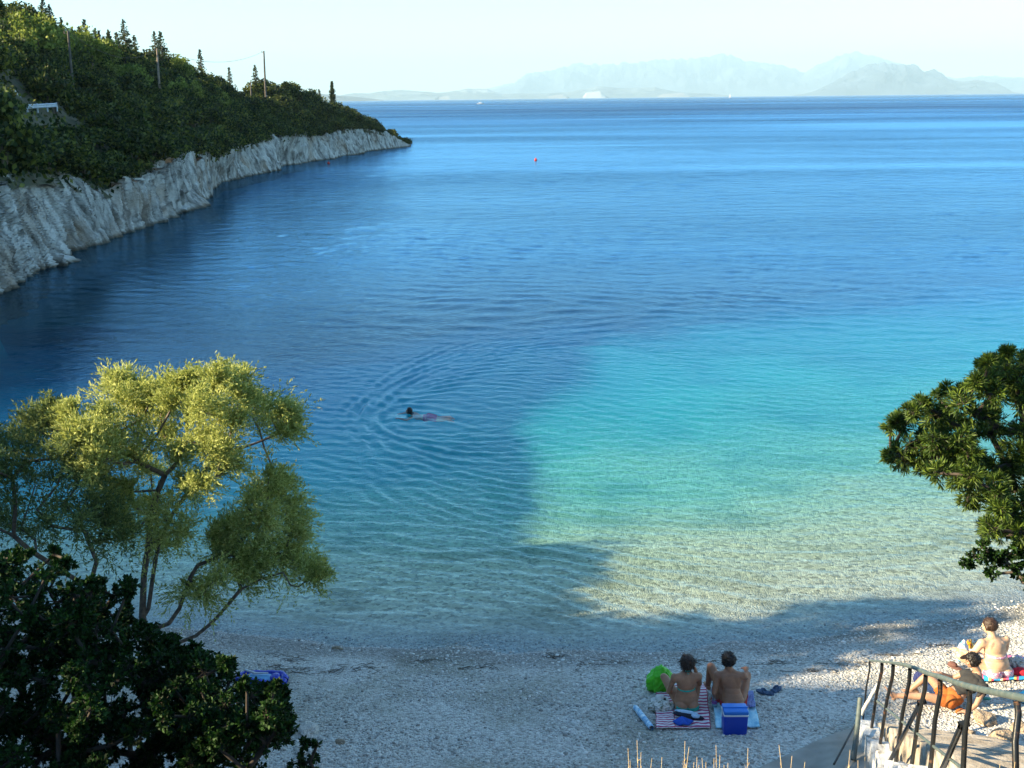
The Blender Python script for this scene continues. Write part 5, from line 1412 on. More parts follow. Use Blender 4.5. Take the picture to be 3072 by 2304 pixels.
PINKW.bsdf(PINKW.ramp(nz.outputs['Fac'], [(.38, (.70, .66, .68)), (.50, (.65, .30, .42)), (.56, (.45, .06, .16)), (.62, (.35, .50, .62)), (.7, (.75, .72, .72))], 'LINEAR'), .8); PINKW = PINKW.m
region_from(body, 'bikini_top', PINKW, lambda p, n_: .335 < p.z-.12*p.y < .360 and abs(p.x+.02) < .17 and p.y < .2 or ((Vector(p)-Vector((-.03, .16, .38))).length < .13 and p.y > .11), .005, W2)
region_from(body, 'bikini_bottom', PINKW, lambda p, n_: p.z < .135 and abs(p.x) < .22 and p.y < .12, .007, W2)
tag(W2, 'sunlit woman in a pink and white bikini sitting cross-legged on a coloured towel', 'person')

# --- man reclining in a dark shirt, feet to the left
pr_ = g1(959, 706); M2 = empty('person', (pr_.x, pr_.y, gz(pr_.x, pr_.y)+.03), R(0)); M2.scale = (.95, .95, .93)
bm = bmesh.new()
# hips left, trunk leaning back to the right, head up
torso(bm, (-.14, -.03, .12), (.14, .04, .33), (.27, .10, .50), (.17, .22, .40), (.27, -.14, .37), .145, .150, .105)
leg(bm, (-.17, .06, .11), (-.40, .26, .34), (-.60, .30, .08), .085, .058, .052, .038); foot(bm, (-.55, .30, .08), (-1, .25, .0))
leg(bm, (-.18, -.10, .10), (-.52, -.02, .15), (-.92, .10, .09), .085, .056, .050, .037); foot(bm, (-.92, .10, .10), (-.55, .1, .8), (.8, 0, .4))
arm(bm, (.27, -.14, .37), (.12, -.27, .16), (.0, -.29, .07), .048, .038, .027); hand(bm, (.0, -.29, .07), (-1, .2, -.1), (0, 0, -1), 1, .3)
arm(bm, (.17, .22, .40), (.0, .30, .26), (-.20, .27, .36), .048, .038, .027); hand(bm, (-.20, .27, .36), (-1, .0, .2), (0, 0, -1), 1, .7)
hc = (.19, .14, .655); rH, LH = head(bm, hc, (-1, .45, -.25), (-.08, .02, 1), 1.0)
add_seg(bm, (.26, .10, .49), (.215, .125, .60), .056, .052)
body = bake(bm, .0078, 5, 'body', SK_D, M2)
face_bits(M2, LH, rH, 1.0)
hair_from(body, 'hair', HAIR_D, hc, rH, LH, 1.0, lambda q: q.y < .03+.5*max(0, q.z) and q.z > -.07 and q.length < .2, .012, M2, 9, 420, .03, -.1)
BLK = cloth('charcoal_cotton', (.022, .022, .022)); ORG = cloth('orange_cotton', (.38, .105, .015))
dT = (Vector((.14, .04, .33))-Vector((-.14, -.03, .12))).normalized()
def on_trunk(p, a, b, r):
    q = Vector(p)-Vector((-.14, -.03, .12)); t_ = q.dot(dT); return a < t_ < b and (q-dT*t_).length < r
region_from(body, 'shirt', BLK, lambda p, n_: on_trunk(p, .07, .52, .27) and p.z > .02 and (Vector(p)-Vector(hc)).length > .19 and (Vector(p)-Vector((.0, -.29, .07))).length > .25 and (Vector(p)-Vector((-.1, .3, .3))).length > .2 and not (p.x < -.1), .012, M2, .008)
region_from(body, 'shorts', ORG, lambda p, n_: on_trunk(p, -.22, .10, .24) and p.x > -.37 and not (p.y < -.19 and p.z < .22 and p.x > -.05 and p.y < -.21), .012, M2, .006)
# cap brim pointing forward
bm = bmesh.new(); CAPM = cloth('dark_brown_cap', (.04, .022, .016))
rim = [LH(.072*math.sin(a), .085+.085*math.cos(a)**1.0*max(0, 1), .062-.02*math.cos(a)) for a in np.linspace(-1.35, 1.35, 11)]
inn = [LH(.068*math.sin(a), .055+.020*math.cos(a), .066) for a in np.linspace(-1.35, 1.35, 11)]
r1 = [bm.verts.new(p) for p in rim]; r2 = [bm.verts.new(p) for p in inn]
for i in range(10): bm.faces.new([r1[i], r1[i+1], r2[i+1], r2[i]])
bmesh.ops.solidify(bm, geom=bm.faces[:], thickness=.006); obj_bm('cap_brim', bm, CAPM, M2, True)
tag(M2, 'reclining man in a black shirt and orange shorts seen through the railing', 'person')

# --- swimmer
S1 = empty('person', (SWIM.x, SWIM.y, -.045), R(90)); S1.scale = (.9, .84, .9)
# local +y is world -x: the swimmer heads left
bm = bmesh.new()
torso(bm, (0, -.62, -.175), (0, -.28, -.11), (0, -.10, -.02), (-.18, -.17, -.055), (.18, -.17, -.055), .135, .145, .10)
hc = (0, .0, .085); rH, LH = head(bm, hc, (.10, 1, .25), (0, -.25, 1), 1.02)
add_seg(bm, (0, -.10, -.02), (0, -.03, .03), .055, .052)
arm(bm, (-.18, -.17, -.055), (-.42, .06, -.10), (-.26, .33, -.09), .047, .037, .026); hand(bm, (-.26, .33, -.09), (.5, 1, 0), (0, 0, -1), 1, .2)
arm(bm, (.18, -.17, -.055), (.43, .03, -.08), (.30, .30, -.09), .047, .037, .026); hand(bm, (.30, .30, -.09), (-.5, 1, 0), (0, 0, -1), 1, .2, -1)
leg(bm, (-.08, -.68, -.12), (-.16, -1.05, -.20), (-.20, -1.45, -.16)); foot(bm, (-.20, -1.45, -.16), (0, -1, -.2), (0, -.3, 1))
leg(bm, (.08, -.68, -.12), (.18, -1.05, -.22), (.16, -1.45, -.18)); foot(bm, (.16, -1.45, -.18), (0, -1, -.2), (0, -.3, 1))
body = bake(bm, .008, 5, 'body', SK_D, S1)
face_bits(S1, LH, rH, 1.02)
hair_from(body, 'hair', HAIR_D, hc, rH, LH, 1.02, lambda q: q.y < .03+.5*max(0, q.z) and q.z > -.07 and q.length < .2, .012, S1, 12, 160, .02, .5)
PINK = cloth('magenta_shorts', (.36, .012, .13))
region_from(body, 'swim_shorts', PINK, lambda p, n_: -.98 < p.y < -.50, .012, S1, .006)
tag(S1, 'swimmer with dark hair and magenta shorts moving left across the bay', 'person')

# ------------------------------------------------------------------ things on the beach and on the water
def drape(name, corners, mat, label, cat, thick=.012, nu=26, nv=34, wob=.012, group=None, parent=None, lift=.012, seed=1):
    """a towel spread on the pebbles: corners in order far-left, far-right, near-right, near-left (picture points)"""
    C4 = [g1(u, v, lift) for u, v in corners]
    o0 = (C4[0]+C4[1]+C4[2]+C4[3])/4
    V = []; UV = []
    for j in range(nv):
        for i in range(nu):
            a, b = i/(nu-1), j/(nv-1)
            p = (C4[0]*(1-a)+C4[1]*a)*(1-b)+(C4[3]*(1-a)+C4[2]*a)*b
            ex = .012*noise.noise(Vector((a*5, b*5, seed)))*(1 if 0 < a < 1 else 1.6)
            z = gz(p.x, p.y)+lift+wob*(noise.noise(Vector((p.x*7, p.y*7, seed)))+.8)+wob*.6*noise.noise(Vector((p.x*22, p.y*22, seed)))
            V.append([p.x-o0.x+ex, p.y-o0.y+ex, z-o0.z]); UV.append((a, b))
    F = grid_faces(nv, nu)
    me = mesh_np(name, np.array(V), F, mat, True)
    uv = me.uv_layers.new(name='uv'); lp = np.empty(len(me.loops), np.int32); me.loops.foreach_get('vertex_index', lp)
    uv.data.foreach_set('uv', np.array(UV, np.float32)[lp].ravel())
    o = link(bpy.data.objects.new(name, me), parent); 
    if parent is None: o.location = o0
    s_ = o.modifiers.new('thickness', 'SOLIDIFY'); s_.thickness = thick; s_.offset = -1
    if label: tag(o, label, cat, group)
    return o
def uvmat(name, fn, rough=.9):
    m = Mat(name); tc = m.n('ShaderNodeTexCoord').outputs['UV']; sp = m.n('ShaderNodeSeparateXYZ'); m.l(tc, sp.inputs[0])
    nz = m.noise(tc, 60, 3); c = fn(m, sp.outputs['X'], sp.outputs['Y'], tc)
    c = m.mix(.5, c, m.mix(1.0, c, m.ramp(nz.outputs['Fac'], [(.3, .7), (.7, 1.2)]), 'MULTIPLY'))
    m.bsdf(c, rough, m.bump(nz.outputs['Fac'], .4, .004)); return m.m
def stripes(m, x, y, tc):
    n_ = m.noise(tc, 3, 2)
    yy_ = m.math('ADD', y, m.math('MULTIPLY', n_.outputs['Fac'], .012))
    fr = m.math('FRACT', m.math('MULTIPLY', yy_, 15.0))
    band = m.ramp(fr, [(0, (.66, .62, .63)), (.52, (.36, .035, .12)), (.99, (.66, .62, .63))], 'CONSTANT')
    return m.mix(m.ramp(m.math('ABSOLUTE', m.math('SUBTRACT', x, .5)), [(0, 0), (.478, 1)], 'CONSTANT'), band, (.36, .03, .08))
def q1(x, y): return (1850+x/4.148)/3, (1850+y/4.148)/3
STRIPE = uvmat('red_white_stripes', stripes)
drape('towel', [q1(690, 850), q1(1110, 848), q1(1172, 1392), q1(700, 1400)], STRIPE, 'white towel with thin crimson stripes under the seated woman', 'towel', group='towels spread on the beach', lift=.016)
drape('towel', [q1(485, 950), q1(705, 955), q1(725, 1396), q1(487, 1398)], STRIPE, 'left half-width strip of crimson striped towel under the pale clothes', 'towel', group='towels spread on the beach', lift=.022, seed=4)
PALEB = uvmat('pale_blue_towel', lambda m, x, y, tc: m.ramp(m.noise(tc, 5, 3, .6, .5).outputs['Fac'], [(.35, (.20, .48, .66)), (.52, (.38, .66, .78)), (.65, (.58, .76, .82))]))
drape('towel', [q1(1180, 900), q1(1690, 940), q1(1785, 1385), q1(1235, 1398)], PALEB, 'pale blue patterned towel under the man and the cool box', 'towel', group='towels spread on the beach', seed=7, wob=.018)
drape('towel', [q1(1595, 950), q1(1700, 950), q1(1725, 1150), q1(1600, 1150)], uvmat('violet_cloth', lambda m, x, y, tc: m.ramp(m.noise(tc, 7, 3, .6, 1).outputs['Fac'], [(.4, (.10, .13, .36)), (.6, (.26, .30, .55))])), 'small violet blue cloth lying on the pale towel behind the cool box', 'cloth', lift=.04, seed=9, wob=.03, nu=14, nv=14)

# bevelled box helper in a local frame
def boxm(name, c, h, mat, parent, bev=.01, taper=0.0, seg=3):
    bm = bmesh.new(); bmesh.ops.create_cube(bm, size=2)
    for v in bm.verts:
        t_ = 1-taper if v.co.z < 0 else 1
        v.co = Vector((c[0]+v.co.x*h[0]*t_, c[1]+v.co.y*h[1]*t_, c[2]+v.co.z*h[2]))
    bmesh.ops.bevel(bm, geom=bm.edges[:], offset=bev, segments=seg, affect='EDGES', profile=.5)
    return obj_bm(name, bm, mat, parent, True)
def plastic(name, c, r=.38): return simple(name, c, r, .04, 3)
# cool box
pc = g1(733.8, 732.5); pc.z = gz(pc.x, pc.y)
CB = empty('cool_box', pc, R(-1)); CB.scale = (.9, .95, .96); BLUE = plastic('blue_plastic', (.005, .045, .42)); LBLUE = plastic('light_blue_plastic', (.02, .18, .62)); WHP = plastic('white_plastic', (.72, .74, .76))
boxm('box', (0, 0, .165), (.178, .115, .165), BLUE, CB, .016, .05)
boxm('rim', (0, 0, .335), (.186, .122, .011), WHP, CB, .006)
boxm('lid', (0, 0, .372), (.182, .118, .028), LBLUE, CB, .016)
for sx in (-1, 1): boxm('handle_arm', (.190*sx, 0, .33), (.006, .014, .07), WHP, CB, .004)
boxm('handle', (0, .0, .405), (.192, .013, .008), LBLUE, CB, .005)
tag(CB, 'blue cool box with a lighter blue lid and white rim behind the man', 'cool box')

# crumpled things: a noise-shaped bag
def crumple(name, c, r, mat, parent, seed, amp=.35, fq=2.2, sub=5, flat=True, pinch=None):
    bm = bmesh.new(); bmesh.ops.create_icosphere(bm, subdivisions=sub, radius=1)
    o_ = Vector((seed*5.3, seed*2.9, seed*1.7))
    for v in bm.verts:
        d = v.co.normalized()
        n_ = 1-abs(noise.noise(d*fq+o_))*2; n2_ = 1-abs(noise.noise(d*fq*2.3+o_))*2; n3_ = noise.noise(d*fq*5+o_)
        k_ = 1+amp*(n_*.45+n2_*.25+n3_*.12-.2)
        if pinch: k_ *= 1-pinch*max(0, d.z)**2*.5
        v.co = Vector((d.x*r[0]*k_, d.y*r[1]*k_, d.z*r[2]*k_*(1 if not pinch else 1+pinch*max(0, d.z)**3)))
        if flat and v.co.z < -r[2]*.62: v.co.z = -r[2]*.62
        v.co += Vector(c)
    return obj_bm(name, bm, mat, parent, True)
GREEN = simple('lime_green_plastic', (.085, .52, .012), .35, .06, 5)
pb = g1(659.5, 690); pb.z = gz(pb.x, pb.y)
GB = empty('green_bag', pb, .3)
crumple('bag', (0, 0, .15), (.20, .15, .215), GREEN, GB, 2, .34, 1.25, 5, True, .55)
v, f = tube_arrays([([[-.06, -.08, .30], [-.02, -.15, .30], [.05, -.14, .20], [.09, -.12, .10]], [.012, .014, .012, .010]), ([[.0, -.02, .34], [.07, -.07, .33], [.13, -.10, .22]], [.013, .014, .010])], 7)
obj_np('handle', v, f, GREEN, GB, True)
crumple('knot', (0, .0, .335), (.05, .045, .05), GREEN, GB, 8, .5, 3, 3, False)
tag(GB, 'bright lime green beach bag left of the seated woman', 'bag')
# pale clothes and hat heap on the left strip
WHC = cloth('white_cotton', (.62, .61, .58)); CREAM = Mat('cream_print'); tc = CREAM.n('ShaderNodeTexCoord').outputs['Object']
CREAM.bsdf(CREAM.ramp(CREAM.noise(tc, 22, 4, .6, .5).outputs['Fac'], [(.36, (.10, .12, .07)), (.48, (.55, .53, .47)), (.62, (.70, .68, .63))]), .9); CREAM = CREAM.m
ph = g1(*q1(540, 1090)); SHt = empty('sun_hat', (ph.x, ph.y, gz(ph.x, ph.y)+.03))
crumple('crown', (0, 0, .06), (.075, .07, .06), WHC, SHt, 4, .25, 2, 4)
bm = bmesh.new(); bmesh.ops.create_cone(bm, cap_ends=False, segments=40, radius1=.135, radius2=.07, depth=.02, matrix=Matrix.Translation((0, 0, .025)))
bmesh.ops.subdivide_edges(bm, edges=bm.edges[:], cuts=2)
for v in bm.verts: v.co.z += .02*math.sin(math.atan2(v.co.y, v.co.x)*3)*(v.co.xy.length/.13)**2
bmesh.ops.solidify(bm, geom=bm.faces[:], thickness=.005); obj_bm('brim', bm, WHC, SHt, True)
crumple('band', (.045, -.015, .06), (.035, .05, .03), cloth('black_cloth', (.01, .01, .012)), SHt, 5, .4, 3, 3)
tag(SHt, 'white sun hat with a black patch on the left striped towel', 'hat')
ph = g1(*q1(560, 1175)); CLt = empty('crumpled_clothes', (ph.x, ph.y, gz(ph.x, ph.y)+.02))
crumple('cloth', (0, 0, .05), (.17, .10, .075), CREAM, CLt, 11, .5, 2.6)
crumple('cloth', (-.12, .03, .035), (.07, .06, .055), CREAM, CLt, 13, .5, 3.0, 4)
tag(CLt, 'crumpled cream clothes heaped in front of the white sun hat', 'clothes')
# blue rucksack flap and folded garment at the near edge of the striped towel
ph = g1(*q1(825, 1375)); FL = empty('blue_fan_bag', (ph.x, ph.y, gz(ph.x, ph.y)+.03))
bm = bmesh.new(); ring = []
cb = bm.verts.new((0.0, .14, .055))
for a in np.linspace(-2.65, -.30, 18): ring.append(bm.verts.new((.155*math.cos(a)*1.05-.0, .10+.155*math.sin(a)*.95, .045+.012*math.sin(a*7))))
for i in range(17): bm.faces.new([cb, ring[i], ring[i+1]])
bmesh.ops.subdivide_edges(bm, edges=bm.edges[:], cuts=3, use_grid_fill=True)
bmesh.ops.solidify(bm, geom=bm.faces[:], thickness=.02); bmesh.ops.recalc_face_normals(bm, faces=bm.faces)
obj_bm('panel', bm, cloth('royal_blue_fabric', (.01, .075, .42)), FL, True)
tag(FL, 'round-edged royal blue cloth bag at the near edge of the striped towel', 'bag')
ph = g1(*q1(890, 1290)); GM = empty('folded_garment', (ph.x, ph.y, gz(ph.x, ph.y)+.055))
NAVY = cloth('navy_cloth', (.008, .012, .03)); LB = cloth('light_blue_cloth', (.42, .58, .74))
crumple('dark_layer', (0, 0, .02), (.20, .055, .03), NAVY, GM, 21, .4, 2.5, 4); GM.rotation_euler = (0, 0, R(-20))
crumple('pale_layer', (-.03, .035, .045), (.15, .035, .022), LB, GM, 22, .4, 3, 4)
crumple('pale_fold', (.10, -.01, .045), (.055, .045, .022), LB, GM, 23, .4, 3, 4)
tag(GM, 'navy and pale blue garment folded on the striped towel beside the blue bag', 'clothes')
# rolled beach mat
a, b = g1(*q1(228, 1122), .04), g1(*q1(435, 1385), .04)
RM = empty('rolled_mat', a); MATM = Mat('rolled_mat_print'); tc = MATM.n('ShaderNodeTexCoord').outputs['Object']
MATM.bsdf(MATM.ramp(MATM.noise(tc, 16, 3, .6, .8).outputs['Fac'], [(.40, (.14, .36, .62)), (.54, (.45, .66, .80)), (.66, (.72, .80, .84))]), .6); MATM = MATM.m
v, f = tube_arrays([([list((b-a)*t_) for t_ in (0, .04, .3, .6, .96, 1)], [.030, .040, .043, .042, .040, .032])], 16); obj_np('roll', v, f, MATM, RM, True)
for t_ in (.22, .74):
    c = (b-a)*t_; v, f = tube_arrays([([list(c), list(c+(b-a)*.018)], [.0455, .0455])], 16); obj_np('strap', v, f, LB, RM, True)
tag(RM, 'rolled light blue beach mat lying left of the striped towels', 'mat')
# water bottles between the two
BOT = Mat('clear_bottle'); b_ = BOT.bsdf((.70, .85, .92), .08); b_.inputs['Transmission Weight'].default_value = .75; b_.inputs['IOR'].default_value = 1.2; BOT = BOT.m
CAPB = plastic('blue_cap', (.02, .10, .5)); LABL = plastic('bottle_label', (.30, .10, .32))
def bottle(x, y, label, mat_=BOT, h=.30):
    p = g1(*q1(x, y)); t_ = empty('bottle', (p.x, p.y, gz(p.x, p.y)+.02))
    bm = bmesh.new(); prof = [(.0, 0), (.036, .003), (.040, .02), (.040, .19), (.034, .225), (.016, .265), (.0135, .28), (.0135, .292), (0, .292)]
    n_ = 18; rings_ = [[bm.verts.new((max(r, .0005)*math.cos(2*math.pi*i/n_), max(r, .0005)*math.sin(2*math.pi*i/n_), z*h/.30)) for i in range(n_)] for r, z in prof]
    for k_ in range(len(prof)-1):
        for i in range(n_): bm.faces.new([rings_[k_][i], rings_[k_][(i+1) % n_], rings_[k_+1][(i+1) % n_], rings_[k_+1][i]])
    obj_bm('body', bm, mat_, t_, True)
    v, f = tube_arrays([([[0, 0, .285*h/.3], [0, 0, .308*h/.3]], [.0165, .0165]), ([[0, 0, .306*h/.3], [0, 0, .309*h/.3]], [.0165, .001])], 14); obj_np('cap', v, f, CAPB, t_, True)
    v, f = tube_arrays([([[0, 0, .09*h/.3], [0, 0, .15*h/.3]], [.0408, .0408])], 18); obj_np('label', v, f, LABL, t_, True)
    tag(t_, label, 'bottle', 'water bottles between the woman and the man')
bottle(1210, 1010, 'clear water bottle beside the elbow of the seated man'); bottle(1215, 1150, 'clear water bottle nearest the cool box', BOT, .27)
# grey blue sandals
SAN = cloth('blue_grey_rubber', (.055, .095, .17)); 
def sandal(u, v, rz, label, group='sandals on the pebbles'):
    p = g1(u, v); t_ = empty('sandal', (p.x, p.y, gz(p.x, p.y)+.01), rz)
    bm = bmesh.new(); out_ = []
    for a in np.linspace(0, 2*math.pi, 26, endpoint=False):
        y = .135*math.sin(a); wdt = .046*(1+.15*math.sin(a)) ; out_.append(bm.verts.new((wdt*math.cos(a), y, .0)))
    f_ = bm.faces.new(out_); ex = bmesh.ops.extrude_face_region(bm, geom=[f_])
    for q_ in ex['geom']:
        if isinstance(q_, bmesh.types.BMVert): q_.co.z += .028
    bmesh.ops.recalc_face_normals(bm, faces=bm.faces); obj_bm('sole', bm, SAN, t_)
    v_, f2 = tube_arrays([([[-.045, .0, .02], [-.03, .03, .055], [0, .05, .065], [.03, .03, .055], [.045, .0, .02]], [.016]*5), ([[-.042, -.06, .02], [0, -.09, .06], [.042, -.06, .02]], [.010]*3)], 7)
    obj_np('strap', v_, f2, SAN, t_, True); tag(t_, label, 'sandal', group)
sandal(765, 694, R(60), 'left blue-grey sandal right of the pale blue towel'); sandal(775.5, 691.5, R(-50), 'right blue-grey sandal farther from the pale blue towel')

# blue inflatable partly hidden by the thicket
pi_ = g1(262, 682); INF = empty('inflatable_mattress', (pi_.x, pi_.y, gz(pi_.x, pi_.y)+.06), R(-8))
IB = simple('glossy_blue_vinyl', (.012, .035, .40), .25, .08, 6); IL = simple('light_blue_vinyl', (.16, .42, .70), .3, .1, 9)
pts_ = [[.36*math.cos(a), .15*math.sin(a)+.02*math.sin(3*a), .015*math.sin(2*a)] for a in np.linspace(0, 2*math.pi, 33)]
v, f = tube_arrays([(pts_, [.062+.006*math.sin(i*2.1) for i in range(33)])], 14); obj_np('rim_tube', v, f, IB, INF, True)
crumple('centre_panel', (0.02, 0, .01), (.30, .11, .045), IL, INF, 31, .3, 2.5, 4)
crumple('pillow', (.22, 0, .05), (.07, .09, .04), IB, INF, 33, .3, 2.5, 4)
v, f = tube_arrays([([[-.30, .10, .07], [-.1, .0, .085], [.1, .03, .085]], [.018, .02, .012])], 8); obj_np('stripe', v, f, simple('white_vinyl', (.6, .66, .7), .3, .1, 9), INF, True)
tag(INF, 'glossy blue inflatable on the pebbles, half hidden by the dark thicket', 'inflatable')
pi_ = g1(222, 706); o = crumple('blue_cloth', (0, 0, .03), (.10, .07, .05), cloth('bright_blue_cloth', (.10, .28, .62)), None, 35, .5, 2.5, 4); o.location = (pi_.x, pi_.y, gz(pi_.x, pi_.y)); tag(o, 'scrap of bright blue cloth glimpsed through the thicket below the inflatable', 'cloth')

# belongings of the sunlit pair
def q6(x, y): return (2700+x/5.925)/3, (1850+y/5.925)/3
def multi(m, x, y, tc):
    s_ = m.math('FRACT', m.math('ADD', m.math('MULTIPLY', x, 2.2), m.math('MULTIPLY', y, .5)))
    return m.ramp(s_, [(0, (.02, .32, .62)), (.26, (.72, .70, .45)), (.36, (.55, .10, .10)), (.48, (.60, .12, .28)), (.60, (.02, .35, .60)), (.80, (.78, .60, .15)), (.90, (.62, .06, .10))], 'CONSTANT')
drape('towel', [q6(1150, 700), q6(2300, 740), q6(2420, 1130), q6(1440, 1175)], uvmat('striped_rainbow_towel', multi), 'towel with broad turquoise, red and yellow stripes under the sunlit woman', 'towel', group='towels spread on the beach', seed=12, wob=.02)
drape('towel', [q6(1990, 1440), q6(2350, 1260), q6(2450, 1500), q6(2240, 1560)], uvmat('turquoise_towel', lambda m, x, y, tc: m.ramp(m.noise(tc, 5, 3, .6, .5).outputs['Fac'], [(.35, (.03, .42, .62)), (.6, (.10, .60, .75))])), 'turquoise towel cut off by the right edge, below the striped one', 'towel', group='towels spread on the beach', seed=15)
drape('towel', [q6(720, 1390), q6(960, 1440), q6(1010, 1560), q6(730, 1580)], uvmat('pale_lilac_towel', lambda m, x, y, tc: m.ramp(m.noise(tc, 5, 3).outputs['Fac'], [(.35, (.50, .54, .74)), (.6, (.66, .70, .84))])), 'pale lilac towel under the hips of the reclining man', 'towel', group='towels spread on the beach', seed=16)
drape('towel', [q6(330, 1190), q6(640, 1240), q6(680, 1560), q6(480, 1330)], uvmat('navy_towel', lambda m, x, y, tc: m.ramp(m.noise(tc, 5, 3).outputs['Fac'], [(.35, (.012, .03, .09)), (.6, (.03, .07, .17))])), 'dark navy towel under the legs of the reclining man', 'towel', group='towels spread on the beach', seed=17, wob=.02)
NB = g1(*q6(340, 1200)); o = crumple('dark_blue_bag', (0, 0, .09), (.08, .07, .12), cloth('navy_nylon', (.012, .02, .10)), None, 41, .5, 2.4, 4); o.location = (NB.x, NB.y, gz(NB.x, NB.y)); tag(o, 'slumped navy bag standing at the feet of the reclining man', 'bag')
ob = g1(*q6(1200, 690)); OB = empty('orange_bag', (ob.x, ob.y, gz(ob.x, ob.y)+.02), R(20))
ORP = Mat('orange_yellow_print'); tc = ORP.n('ShaderNodeTexCoord').outputs['Object']
ORP.bsdf(ORP.ramp(ORP.noise(tc, 14, 2, .5, .4).outputs['Fac'], [(.40, (.25, .06, .01)), (.46, (.75, .28, .01)), (.58, (.85, .50, .03)), (.64, (.8, .75, .6))]), .5); ORP = ORP.m
crumple('bag', (0, 0, .10), (.095, .06, .12), ORP, OB, 51, .3, 2, 4); v, f = tube_arrays([([[-.06, 0, .18], [-.03, 0, .26], [.03, 0, .26], [.06, 0, .18]], [.008]*4)], 6); obj_np('handle', v, f, ORP, OB, True)
tag(OB, 'orange and yellow printed bag at the left hand of the sunlit woman', 'bag')
wb = g1(*q6(1095, 800)); WB = empty('white_blue_bag', (wb.x, wb.y, gz(wb.x, wb.y)+.02), R(15))
WBM = Mat('white_blue_print'); tc = WBM.n('ShaderNodeTexCoord').outputs['Object']
WBM.bsdf(WBM.ramp(WBM.noise(tc, 9, 2, .5, .6).outputs['Fac'], [(.40, (.05, .35, .65)), (.50, (.55, .70, .80)), (.58, (.80, .78, .80))]), .6); WBM = WBM.m
crumple('bag', (0, 0, .13), (.09, .07, .19), WBM, WB, 61, .3, 2, 4, True, .3); v, f = tube_arrays([([[-.05, 0, .26], [0, 0, .34], [.05, 0, .26]], [.007]*3)], 6); obj_np('handle', v, f, WBM, WB, True)
tag(WB, 'tall white and blue beach bag between the woman and the pebbles at her left', 'bag')
wp = g1(*q6(1330, 800)); o = crumple('white_cloth', (0, 0, 0), (.115, .045, .03), WHC, None, 63, .35, 2.2, 4, False); o.location = Vector(W2.location)+Matrix.Rotation(R(12), 3, 'Z')@Vector((-.27, .12, .335)); o.rotation_euler = (0, R(20), R(-20)); tag(o, 'folded white cloth lying across the thigh of the sunlit woman', 'cloth')
hp_ = g1(*q6(2040, 960)); HC = empty('clothes_heap', (hp_.x, hp_.y, gz(hp_.x, hp_.y)+.03))
crumple('cloth', (0, 0, .07), (.15, .10, .11), CREAM, HC, 71, .5, 2.8); crumple('cloth', (.05, .06, .12), (.09, .08, .06), PINKW, HC, 72, .5, 3, 4)
tag(HC, 'crumpled pale patterned clothes heaped right of the sunlit woman', 'clothes')
hp_ = g1(*q6(2130, 1060)); o = crumple('red_cloth', (0, 0, .05), (.13, .08, .06), cloth('red_cloth', (.62, .015, .03)), None, 73, .45, 2.5, 4); o.location = (hp_.x, hp_.y, gz(hp_.x, hp_.y)+.02); tag(o, 'bright red cloth beside the pale clothes heap at the right edge', 'cloth')
hp_ = g1(*q6(970, 925)); SG = empty('beach_shoe', (hp_.x, hp_.y, gz(hp_.x, hp_.y)+.01), R(40)); BRN = cloth('brown_leather', (.12, .055, .045))
crumple('sole', (0, 0, .02), (.055, .12, .022), BRN, SG, 81, .1, 2, 4); crumple('upper', (0, .035, .05), (.05, .07, .04), BRN, SG, 82, .2, 2, 4)
tag(SG, 'brown beach shoe on the pebbles in front of the reclining man', 'shoe')
hp_ = g1(*q6(1525, 1510)); BB = empty('small_bottle', (hp_.x, hp_.y, gz(hp_.x, hp_.y)+.02))
v, f = tube_arrays([([[-.05, 0, .03], [-.045, 0, .03], [.045, 0, .03], [.065, 0, .03]], [.004, .024, .024, .010])], 12); obj_np('body', v, f, simple('green_glass', (.05, .35, .28), .15, .1, 5), BB, True)
v, f = tube_arrays([([[.062, 0, .03], [.082, 0, .03]], [.013, .013])], 10); obj_np('cap', v, f, WHP, BB, True)
tag(BB, 'small green bottle lying behind the reclining man', 'bottle')

# buoys and sailing boats
BUOY = simple('red_buoy_plastic', (.62, .03, .015), .35, .05, 4)
def buoy(u, v, r, label):
    p = P(u, v, 0); t_ = empty('mooring_buoy', p)
    bm = bmesh.new(); add_ell(bm, (0, 0, r*.45), (r, r, r)); obj_bm('float', bm, BUOY, t_, True)
    vv, ff = tube_arrays([([[0, 0, r*1.4], [0, 0, r*1.75]], [r*.16, r*.16]), ([[-r*.22, 0, r*1.8], [-r*.2, 0, r*2.1], [r*.2, 0, r*2.1], [r*.22, 0, r*1.8], [-r*.22, 0, r*1.8]], [r*.06]*5)], 8); obj_np('eye_ring', vv, ff, BUOY, t_, True)
    tag(t_, label, 'buoy', 'red mooring buoys')
buoy(535.7, 160.5, .21, 'bright red buoy floating alone in the open water'); buoy(328.6, 163.8, .2, 'darker red buoy close to the shore rocks')
HULL = simple('white_hull', (.75, .76, .78), .4, .05, 1); SAIL = simple('sail_cloth', (.80, .80, .78), .8, .04, 1)
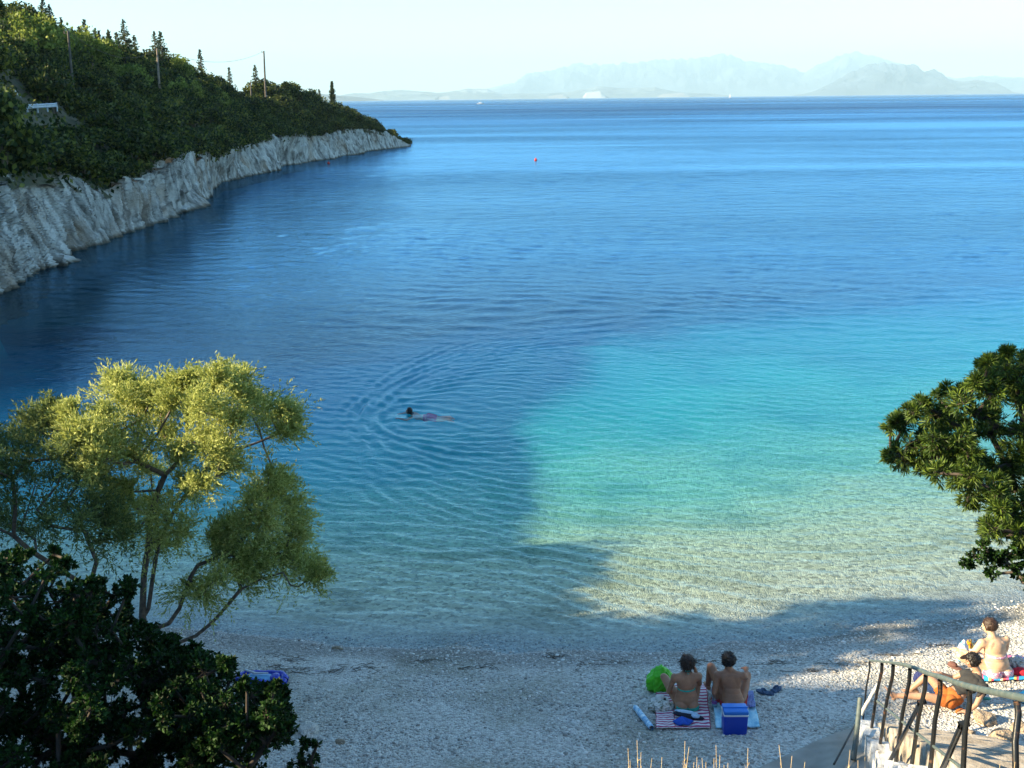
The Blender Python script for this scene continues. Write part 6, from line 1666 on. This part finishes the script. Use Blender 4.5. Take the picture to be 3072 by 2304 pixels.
def boat(u, v, dist_, L, mast, sails, label):
    p = PY(u, v, dist_); p.z = 0; t_ = empty('sailing_boat', p)
    bm = bmesh.new(); n_ = 12; rows_ = []
    for i in range(n_+1):
        x = -L/2+L*i/n_; b = L*.14*math.sin(math.pi*min(1, .12+.88*(i/n_))**1.0)**.6 if i < n_ else .05; b = max(b, .05)
        sh_ = .11*L*(.8+.35*abs(i/n_-.4))
        rows_.append([bm.verts.new((x, -b, sh_)), bm.verts.new((x*.96, -b*.7, .1)), bm.verts.new((x*.9, 0, -.5)), bm.verts.new((x*.96, b*.7, .1)), bm.verts.new((x, b, sh_))])
    for i in range(n_):
        for k_ in range(4): bm.faces.new([rows_[i][k_], rows_[i+1][k_], rows_[i+1][k_+1], rows_[i][k_+1]])
        bm.faces.new([rows_[i][4], rows_[i+1][4], rows_[i+1][0], rows_[i][0]])
    bmesh.ops.recalc_face_normals(bm, faces=bm.faces); obj_bm('hull', bm, HULL, t_)
    boxm('cabin', (-.02*L, 0, .15*L), (.20*L, .07*L, .045*L), HULL, t_, .02*L)
    vv, ff = tube_arrays([([[.05*L, 0, .1*L], [.05*L, 0, mast]], [.03*L*.4, .02*L*.4]), ([[.05*L, 0, .24*L], [-.38*L, 0, .24*L]], [.012*L, .010*L])], 6); obj_np('mast', vv, ff, HULL, t_, True)
    if sails:
        for pts3 in ([(.03*L, .27*L), (.03*L, mast*.97), (-.36*L, .27*L)], [(.07*L, mast*.85), (.07*L, .18*L), (.46*L, .14*L)]):
            bm = bmesh.new(); vs2 = [bm.verts.new((x, 0, z)) for x, z in pts3]; bm.faces.new(vs2)
            bmesh.ops.subdivide_edges(bm, edges=bm.edges[:], cuts=4, use_grid_fill=True)
            for v2 in bm.verts: v2.co.y = .05*L*math.sin(max(0, min(1, (mast-v2.co.z)/mast))*math.pi)*.7
            bmesh.ops.solidify(bm, geom=bm.faces[:], thickness=.03); obj_bm('sail', bm, SAIL, t_, True)
    tag(t_, label, 'sailing boat', 'distant sailing boats')
boat(480.5, 101, 1900, 13, 11, False, 'white yacht without sails, the nearer of two boats below the horizon')
boat(730, 96.4, 5200, 15, 21, True, 'tiny white sail on the horizon in front of the far mountains')
# bare rock outcrops on the shaded slope
for i, (u, v, s, lab) in enumerate([(72, 97, .45, 'pale bare rock face in the shade under the dark pole'), (8, 99, .7, 'pale bare rock face at the left edge above the guard rail')]):
    az_ = ray(u, v); y = {0: 95, 1: 80, 2: 128, 3: 178}[i]; p = PY(u, v, y)
    me = rmes[i].copy(); me.materials.append(ROCK); o = bpy.data.objects.new('rock_outcrop', me); o.location = p; o.scale = (s*1.2, s, s*1.9); o.rotation_euler = (R(20), R(-25), i); link(o)
    tag(o, lab, 'rock', 'bare rocks on the headland slope')

# fallen boulders at the foot of the shore rocks
for i, (u, v, s, lab) in enumerate([(131, 222, .75, 'pale boulder awash just off the middle of the shore rocks'), (146, 220.5, .55, 'flat pale boulder farther along, awash beside the larger one'), (121, 226, .45, 'small boulder awash close under the shore rocks'), (176, 212, .8, 'angular boulder at the end of the rock ledge'), (190, 208.5, .6, 'low boulder beyond the rock ledge'), (58, 262, .9, 'dark wet boulder at the foot of the nearest cliff')]):
    p = P(u, v, 0); me = rmes[(i+2) % 6].copy(); me.materials.append(ROCK); o = bpy.data.objects.new('boulder', me); o.location = (p.x, p.y, .05*s); o.scale = (s*1.5, s*1.1, s*.8); o.rotation_euler = (0, R(-12), i*2.1); link(o)
    tag(o, lab, 'boulder', 'boulders awash below the shore rocks')
